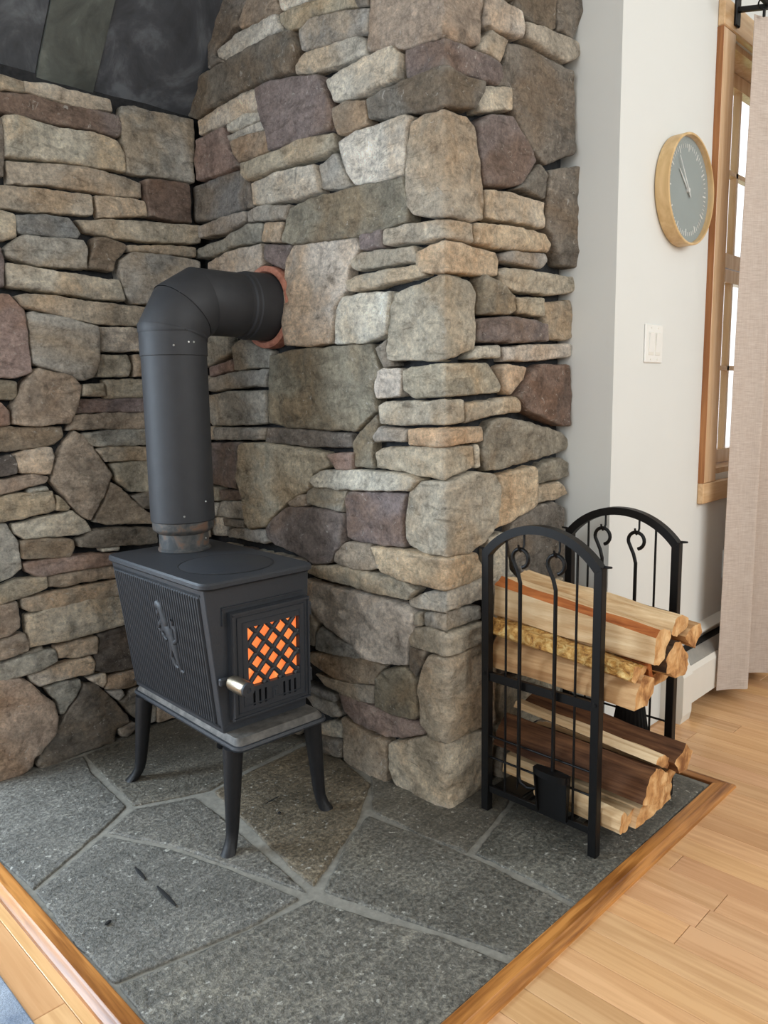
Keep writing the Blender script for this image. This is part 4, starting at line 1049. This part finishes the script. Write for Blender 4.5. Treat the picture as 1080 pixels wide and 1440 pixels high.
def mat_end():
    t = NT('end_grain'); v = t.coord('Object', (60, 30, 12)); v2 = t.coord(); n = t.noise(v, 1, 5, .65, .8); n2 = t.noise(v2, 16, 5, .6, .5)
    c = t.ramp(n2, [(.36, s2l((140, 92, 50))), (.50, s2l((202, 152, 96))), (.64, s2l((228, 190, 138)))])
    c = t.mix(1.0, c, t.ramp(n, [(.3, (.72, .66, .60)), (.55, (1, 1, 1))]), 'MULTIPLY')
    return t.done(c, .85, nrm=t.bump(n, .5, .005))
ENDG = mat_end()
def mat_burl():
    t = NT('burl_inner_bark'); v = t.coord(); n = t.noise(v, 34, 6, .7, 1.2); n2 = t.noise(v, 110, 3, .6)
    c = t.ramp(n, [(.34, s2l((132, 84, 34))), (.48, s2l((206, 152, 76))), (.62, s2l((236, 200, 130)))])
    b = t.bump(n, 1.0, .016); b = t.bump(n2, .5, .004, b); return t.done(c, .75, nrm=b)
BURL = mat_burl()
def make_log(near, y0, length, far=(0, 0, 1), mats=(WLIGHT, BARK, ENDG), barkf=(), label='', amp=.0035, name='firewood_log', sub=5, skew=0):
    """near: (x,z) outline at the front end; far: shift x, shift z, scale about the centroid at the back end"""
    near = np.array(near, float)
    A = sum(near[i][0]*near[(i+1) % len(near)][1]-near[(i+1) % len(near)][0]*near[i][1] for i in range(len(near)))
    bk = set(barkf); nn = len(near)
    c = near.mean(0); pts = []; tags = []
    for i in range(nn):
        a, b = near[i], near[(i+1) % nn]
        for k in range(sub): pts.append(a+(b-a)*k/sub); tags.append(i)
    P = np.array(pts); n = len(P); s_ = random.uniform(0, 90); N = 16; rings = []
    for r in range(N+1):
        t = r/N; sc = 1+(far[2]-1)*t; cc2 = c+np.array(far[:2])*t; ring = []
        for (x, z) in P:
            dx, dz = (x-c[0])*sc, (z-c[1])*sc
            nv = noise.noise(Vector((dx*45+s_, t*length*7, dz*45)))*amp*1.6+noise.noise(Vector((dx*140+s_, t*length*12, dz*140)))*amp*.6
            rl = math.hypot(dx, dz)+1e-6; k = 1+nv/max(rl, .012)
            yy = y0+length*t
            if r in (0, N): yy += .006*noise.noise(Vector((dx*40, s_, dz*40)))+skew*dx
            ring.append((cc2[0]+dx*k, yy, cc2[1]+dz*k))
        rings.append(ring)
    mb = MB(); vs = [p for r_ in rings for p in r_]; k0 = 0
    mb.v = [tuple(p) for p in vs]
    for a in range(N):
        for b in range(n):
            d = (b+1) % n; mb.f.append((a*n+b, a*n+d, (a+1)*n+d, (a+1)*n+b)); mb.mi.append(1 if tags[b] in bk else 0)
    for a, rev in ((0, True), (N, False)):
        m_ = np.mean(rings[a], 0); ci = len(mb.v); mb.v.append(tuple(m_))
        for b in range(n):
            d = (b+1) % n; mb.f.append((ci, a*n+d, a*n+b) if rev else (ci, a*n+b, a*n+d)); mb.mi.append(2)
    o = mb.build(name, list(mats), None, smooth=35, origin=(c[0], y0+length/2, c[1]-.02), label=label, cat='firewood', group='split firewood on the log rack')
    return o
def px(y0, *pp): return [tuple(hit(a, b, 1, y0)[[0, 2]]) for a, b in pp]
T_ = lambda s: 'split firewood log, '+s
make_log([(1.648, .402), (1.708, .399), (1.745, .420), (1.748, .456), (1.690, .478), (1.655, .446)], .815, .44, (.018, .006, 1.08), (WTAN, BARK, ENDG), (), 'tan split log lowest at the front of the upper pile')
make_log([(1.648, .474), (1.668, .462), (1.712, .478), (1.728, .492), (1.700, .500), (1.664, .500)], .825, .43, (.0, .038, 1.12), (BURL, BARK, ENDG), (), 'thin gnarled golden slab of wood between the two front upper logs', .006)
make_log([(1.708, .506), (1.727, .496), (1.776, .520), (1.792, .572), (1.734, .584), (1.710, .570)], .80, .46, (-.006, .048, 1.30), (WLIGHT, REDB, ENDG), (4,), 'large pale split log with an orange bark edge, topmost at the front')
make_log([(1.795, .560), (1.822, .546), (1.886, .560), (1.890, .580), (1.858, .594), (1.816, .592)], .80, .46, (.0, .044, 1.12), (WLIGHT, BARK, ENDG), (3,), 'pale split log with dark bark strip on top of the upper pile')
make_log([(1.856, .540), (1.880, .516), (1.916, .496), (1.950, .530), (1.938, .557), (1.900, .558)], .79, .45, (.015, .03, 1.0), (WTAN, BARK, ENDG), (2, 3), 'small brown log end furthest right in the upper pile')
make_log([(1.778, .465), (1.830, .437), (1.880, .433), (1.910, .452), (1.896, .486), (1.846, .530), (1.806, .530), (1.770, .498)], .80, .44, (.0, .012, 1.05), (WTAN, BARK, ENDG), (5, 6, 7), 'rounded log end with bark on its left side below the top logs')
make_log([(1.754, .436), (1.770, .434), (1.768, .470), (1.758, .492), (1.730, .492), (1.752, .468)], .835, .38, (.012, .004, 1.0), (REDB, BARK, REDB), (), 'small reddish log end wedged in the upper pile')
make_log([(1.80, .396), (1.90, .396), (1.95, .42), (1.90, .435), (1.81, .43)], .86, .37, (.02, .0, 1.0), (WTAN, BARK, ENDG), (), 'tan split log beneath the rounded bark-covered log in the upper pile')
make_log([(1.828, .212), (1.852, .178), (1.900, .170), (1.932, .210), (1.884, .246)], .79, .46, (.0, .034, 1.0), (WDARK, BARK, ENDG), (), 'dark brown split log, upper of the two on the bottom rack')
make_log([(1.764, .227), (1.820, .196), (1.832, .202), (1.834, .220), (1.800, .240), (1.772, .242)], .81, .44, (.012, .024, 1.0), (WLIGHT, BARK, ENDG), (), 'thin pale edge of wood between the two dark logs')
make_log([(1.684, .152), (1.756, .126), (1.790, .142), (1.822, .186), (1.752, .224), (1.712, .200)], .805, .46, (.012, .008, 1.02), (WDARK, BARK, ENDG), (), 'dark brown split log, lower front one on the bottom rack')
make_log([(1.70, .072), (1.80, .070), (1.90, .075), (1.90, .120), (1.80, .128), (1.72, .120)], .83, .42, (.02, .0, 1.0), (WLIGHT, BARK, ENDG), (), 'pale split log lying under the dark logs')
make_log([(1.650, .072), (1.690, .070), (1.742, .090), (1.728, .116), (1.690, .112), (1.668, .128), (1.648, .110)],   .845, .26, (.02, .0, 1.0), (WLIGHT, BARK, ENDG), (), 'pale splintered log at the bottom front of the rack', .007)
make_log([(1.81, .125), (1.90, .122), (1.95, .15), (1.90, .166), (1.83, .165)], .83, .42, (.0, .0, 1.0), (WTAN, BARK, ENDG), (), 'tan split log behind the pale logs at the very bottom of the rack')

# ------------------------------------------------------------------ clock, switch, outlet, heater
CX, CZ, CRr, CDp = 2.549, 1.785, .170, .046
clock = empty('wall_clock', (CX, YW, CZ), 'round wall clock with pale wood rim and grey face', 'clock')
def disc(prof, name, mat, par, sm=30): return MB().lathe(prof, 72, (0, 0, 0), 'y').build(name, mat, par, smooth=sm)
disc([(CRr-.006, .0), (CRr, -.004), (CRr, -CDp), (CRr-.002, -CDp-.002), (CRr-.007, -CDp-.002), (CRr-.008, -CDp), (CRr-.008, -.010), (CRr-.012, .0)], 'rim', CLOCKW, clock)
FACE = mat_plain('clock_face_grey', (146, 156, 155), .5, 0, 10, .01)
face = disc([(.001, -.024), (CRr-.0085, -.024), (CRr-.0085, -.030), (.001, -.030)], 'face', FACE, clock)
TICK = mat_plain('tick_white', (228, 228, 224), .5)
for k in range(60):
    a = 2*math.pi*k/60; big = k % 5 == 0; r0, r1, w = (.118 if big else .127), .140, (.0022 if big else .0012)
    mb = MB(); c_, s_ = math.cos(a), math.sin(a)
    q = [(r0, -w), (r1, -w), (r1, w), (r0, w)]
    mb.add([(u*s_+v*c_, y, u*c_-v*s_) for y in (-.0302, -.0312) for u, v in q], [(0, 1, 2, 3), (7, 6, 5, 4), (0, 4, 5, 1), (1, 5, 6, 2), (2, 6, 7, 3), (3, 7, 4, 0)])
    mb.build('tick', TICK, face)
HANDM = mat_plain('hand_white', (216, 218, 216), .5)
for ang, ln_, w, y in ((-50, .085, .004, -.033), (-38, .118, .003, -.036)):
    a = math.radians(ang); c_, s_ = math.cos(a), math.sin(a); mb = MB()
    q = [(-.025, -w), (ln_, -w*.6), (ln_, w*.6), (-.025, w)]
    mb.add([(u*s_+v*c_, yy, u*c_-v*s_) for yy in (y, y-.0012) for u, v in q], [(0, 1, 2, 3), (7, 6, 5, 4), (0, 4, 5, 1), (1, 5, 6, 2), (2, 6, 7, 3), (3, 7, 4, 0)])
    mb.build('clock_hand', HANDM, clock)
disc([(.0005, -.030), (.007, -.030), (.007, -.038), (.0005, -.039)], 'hub', HANDM, clock)
disc([(.001, -.0435), (CRr-.0085, -.0435)], 'glass_cover', GLASS, clock, False)
sw = empty('light_switch', (2.407, YW, 1.300), 'white double rocker light switch plate on the wall below the clock', 'light switch')
MB().box((-.060, -.006, -.060), (.060, 0, .060), .0025).build('cover_plate', WHITE, sw)
for x in (-.0235, .0235):
    MB().box((x-.018, -.0075, -.036), (x+.018, -.005, .036), .001).build('rocker_frame', HEATW, sw)
    MB().add([(x-.0155, -.007, -.033), (x+.0155, -.007, -.033), (x+.0155, -.012, .033), (x-.0155, -.012, .033), (x-.0155, -.004, -.033), (x+.0155, -.004, -.033), (x+.0155, -.004, .033), (x-.0155, -.004, .033)],
             [(0, 1, 2, 3), (7, 6, 5, 4), (0, 4, 5, 1), (1, 5, 6, 2), (2, 6, 7, 3), (3, 7, 4, 0)]).build('rocker', WHITE, sw)
    for z in (-.049, .049): MB().lathe([(.003, -.006), (.0028, -.0072), (.0005, -.0074)], 10, (x, 0, z), 'y').build('screw', HEATW, sw)
ol = empty('wall_outlet', (3.10, YW, .47), 'white wall outlet plate low on the wall beside the curtain', 'outlet')
MB().box((-.036, -.006, -.058), (.036, 0, .058), .0025).build('cover_plate', WHITE, ol)
for z in (-.02, .02): MB().box((-.015, -.0075, z-.014), (.015, -.005, z+.014), .002).build('socket', HEATW, ol)
heat = empty('baseboard_heater', (2.56, YW, ZF), 'white metal baseboard heater along the wall behind the log rack', 'heater')
ALU = mat_plain('bare_aluminium', (176, 176, 172), .35, .8, 30, .1)
x0h, x1h = 0.0, 1.9; hz = .29
def hb(a, b, name, mat=HEATW, bev=.002): return MB().box(a, b, bev).build(name, mat, heat)
# end cap with stepped foot
ec_ = MB(); prf = [(0, 0), (-.075, 0), (-.082, .03), (-.082, .17), (-.060, .225), (-.028, .285), (0, .29)]
ec_.loft([[(x, y, z) for y, z in prf] for x in (x0h, x0h+.075)]); ec_.build('end_cap', HEATW, heat)
fp = MB(); pr2 = [(-.070, .055), (-.078, .055), (-.079, .175), (-.072, .195), (-.064, .195)]
fp.loft([[(x, y, z) for y, z in pr2] for x in (x0h+.075, x1h)]); fp.build('front_panel', HEATW, heat)
dm = MB().loft([[(x, y, z) for y, z in ((-.071, .197), (-.074, .199), (-.046, .236), (-.043, .234))] for x in (x0h+.075, x1h)]); dm.build('damper', ALU, heat)
hb((x0h+.075, -.040, .200), (x1h, -.004, .232), 'fin_slot', mat_plain('slot_dark', (14, 14, 15), .8), 0)
bpn = MB().loft([[(x, y, z) for y, z in ((0, .02), (-.004, .02), (-.004, .255), (-.030, .262), (-.032, .270), (0, .292))] for x in (x0h+.075, x1h)]); bpn.build('back_panel', HEATW, heat)

# ------------------------------------------------------------------ curtain and rod
CUR = NT('linen_curtain'); cvv = CUR.coord('Object', (30, 30, 420), rnd=False); cv2 = CUR.coord('Object', (420, 420, 14), rnd=False)
cn = CUR.noise(cvv, 1, 3, .6); cn2 = CUR.noise(cv2, 1, 3, .6)
cf = CUR.math('ADD', CUR.math('MULTIPLY', cn, .65), CUR.math('MULTIPLY', cn2, .35))
CUR.done(CUR.ramp(cf, [(.36, s2l((204, 188, 176))), (.5, s2l((220, 206, 194))), (.66, s2l((236, 225, 214)))]), .9, nrm=CUR.bump(cf, .35, .003), spec=.1)
tr = CUR.n.new('ShaderNodeBsdfTranslucent'); tr.inputs[0].default_value = rgba((210, 192, 178)); mxs = CUR.n.new('ShaderNodeMixShader'); mxs.inputs[0].default_value = .3
CUR.link(CUR.b.outputs[0], mxs.inputs[1]); CUR.link(tr.outputs[0], mxs.inputs[2]); CUR.link(mxs.outputs[0], CUR.n['Material Output'].inputs[0])
def curtain_pt(s, z):
    t = (2.40-z)/2.37
    x = 2.845+.80*s+.012*math.sin(z*3+s*5)*(1 if s < .98 else 0)
    ph = 2*math.pi*(s*3.4)-.9
    amp = .036+.012*t
    y = 1.045-amp*math.sin(ph+.25*math.sin(z*1.7))+.01*math.sin(z*2.3+9*s)
    x += .010*math.sin(2*ph+1)
    return x, y
cb = MB(); nu, nz = 130, 40; zs = [.035+(2.375-.035)*k/nz for k in range(nz+1)]
fr_ = []
for z in zs:
    fr_.append([(*curtain_pt(u/nu, z), z) for u in range(nu+1)])
rows = []
for r in fr_:
    back = []
    for u in range(nu+1):
        a, b = r[max(u-1, 0)], r[min(u+1, nu)]; tx, ty = b[0]-a[0], b[1]-a[1]; l_ = math.hypot(tx, ty)+1e-9
        back.append((r[u][0]-ty/l_*.0022, r[u][1]+tx/l_*.0022, r[u][2]))
    rows.append(r+back[::-1])
cb.loft(rows)
curt = cb.build('curtain', CUR.m, None, smooth=60, origin=(3.2, 1.05, .035), label='pale beige linen curtain hanging in folds beside the window', cat='curtain')
rod = empty('curtain_rod', (2.89, YW-.024, 2.40), 'black curtain rod on a wall bracket above the window', 'curtain rod')
def rdl(mb, name, par=rod, sm=40):
    mb.v = [(p[0]-2.89, p[1]-(YW-.024), p[2]-2.40) for p in mb.v]; return mb.build(name, BLACK, par, smooth=sm)
RYY, RZ = 1.045, 2.415
br = rdl(MB().box((2.872, YW-.034, 2.372), (2.908, YW-.024, 2.475), .003), 'bracket_plate')
rdl(MB().tube([(2.89, YW-.03, 2.425), (2.89, RYY, RZ-.012)], .0075, 4, sq=True), 'bracket_arm', br)
rdl(MB().tube([(2.78, RYY, RZ), (3.9, RYY, RZ)], .0105, 14), 'pole')
rdl(MB().lathe([(.0105, 2.765), (.019, 2.760), (.021, 2.745), (.016, 2.735), (.002, 2.732)], 16, (0, RYY, RZ), 'x'), 'finial')
for k in range(6):
    xr = 2.86+.13*k
    rg = MB(); rg.tube([(xr, RYY+.020*math.cos(2*math.pi*j/20), RZ-.008+.020*math.sin(2*math.pi*j/20)) for j in range(21)], .0026, 6, caps=False)
    o = rdl(rg, 'curtain_ring'); rdl(MB().box((xr-.004, RYY-.004, RZ-.052), (xr+.004, RYY+.004, RZ-.028), .001), 'clip', o)

# ------------------------------------------------------------------ rug corner, hearth litter
RUG = NT('blue_grey_rug'); rv = RUG.coord(rnd=False); rn = RUG.noise(rv, 12, 5, .6); rn2 = RUG.noise(rv, 260, 3, .7)
rc = RUG.mix(1.0, RUG.ramp(rn, [(.3, s2l((118, 132, 152))), (.7, s2l((172, 182, 196)))]), RUG.ramp(rn2, [(.3, (.75, .75, .75)), (.7, (1.2, 1.2, 1.2))]), 'MULTIPLY')
RUG.done(rc, .95, nrm=RUG.bump(rn2, .8, .006))
MB().box((-.9, -.4, ZF), (.447, 1.85, ZF+.009), .003).build('area_rug', RUG.m, None, origin=(-.2, .7, ZF), label='blue grey rug on the wood floor in the lower left corner', cat='rug')
CHAR = mat_plain('charcoal', (14, 14, 15), .9)
def chip(x, y, ln_, ang, w, label, name='charcoal_chip', cat='charcoal'):
    p = hit(x, y, 2, .002); a = math.radians(ang); d = Vector((math.cos(a), math.sin(a), 0)); s_ = Vector((-d.y, d.x, 0)); rings = []
    for k in range(5):
        t = k/4-.5; ww = w*(1-1.2*t*t*2)*.5+.0008
        rings.append([Vector((p[0], p[1], .003))+d*ln_*t+s_*ww*c_+Vector((0, 0, ww*s2_*.6+.0015)) for c_, s2_ in ((1, 0), (.5, .9), (-.5, .9), (-1, 0), (-.5, -.6), (.5, -.6))])
    MB().loft(rings).build(name, CHAR, None, origin=(p[0], p[1], .002), label=label, cat=cat, group='charcoal bits on the hearth')
chip(152, 1299, .016, 20, .009, 'black charcoal bit on the slate near the left wooden trim')
chip(197, 1229, .062, 84, .008, 'upper of two thin black charcoal slivers on the slate left of the stove leg')
chip(234, 1261, .095, 86, .009, 'lower of two thin black charcoal slivers on the slate left of the stove leg')
chip(393, 1144, .010, 50, .008, 'tiny black charcoal bit on the brown slate under the stove')
chip(383, 1126, .048, 5, .003, 'thin dark twig on the brown slate under the stove', 'twig', 'twig')
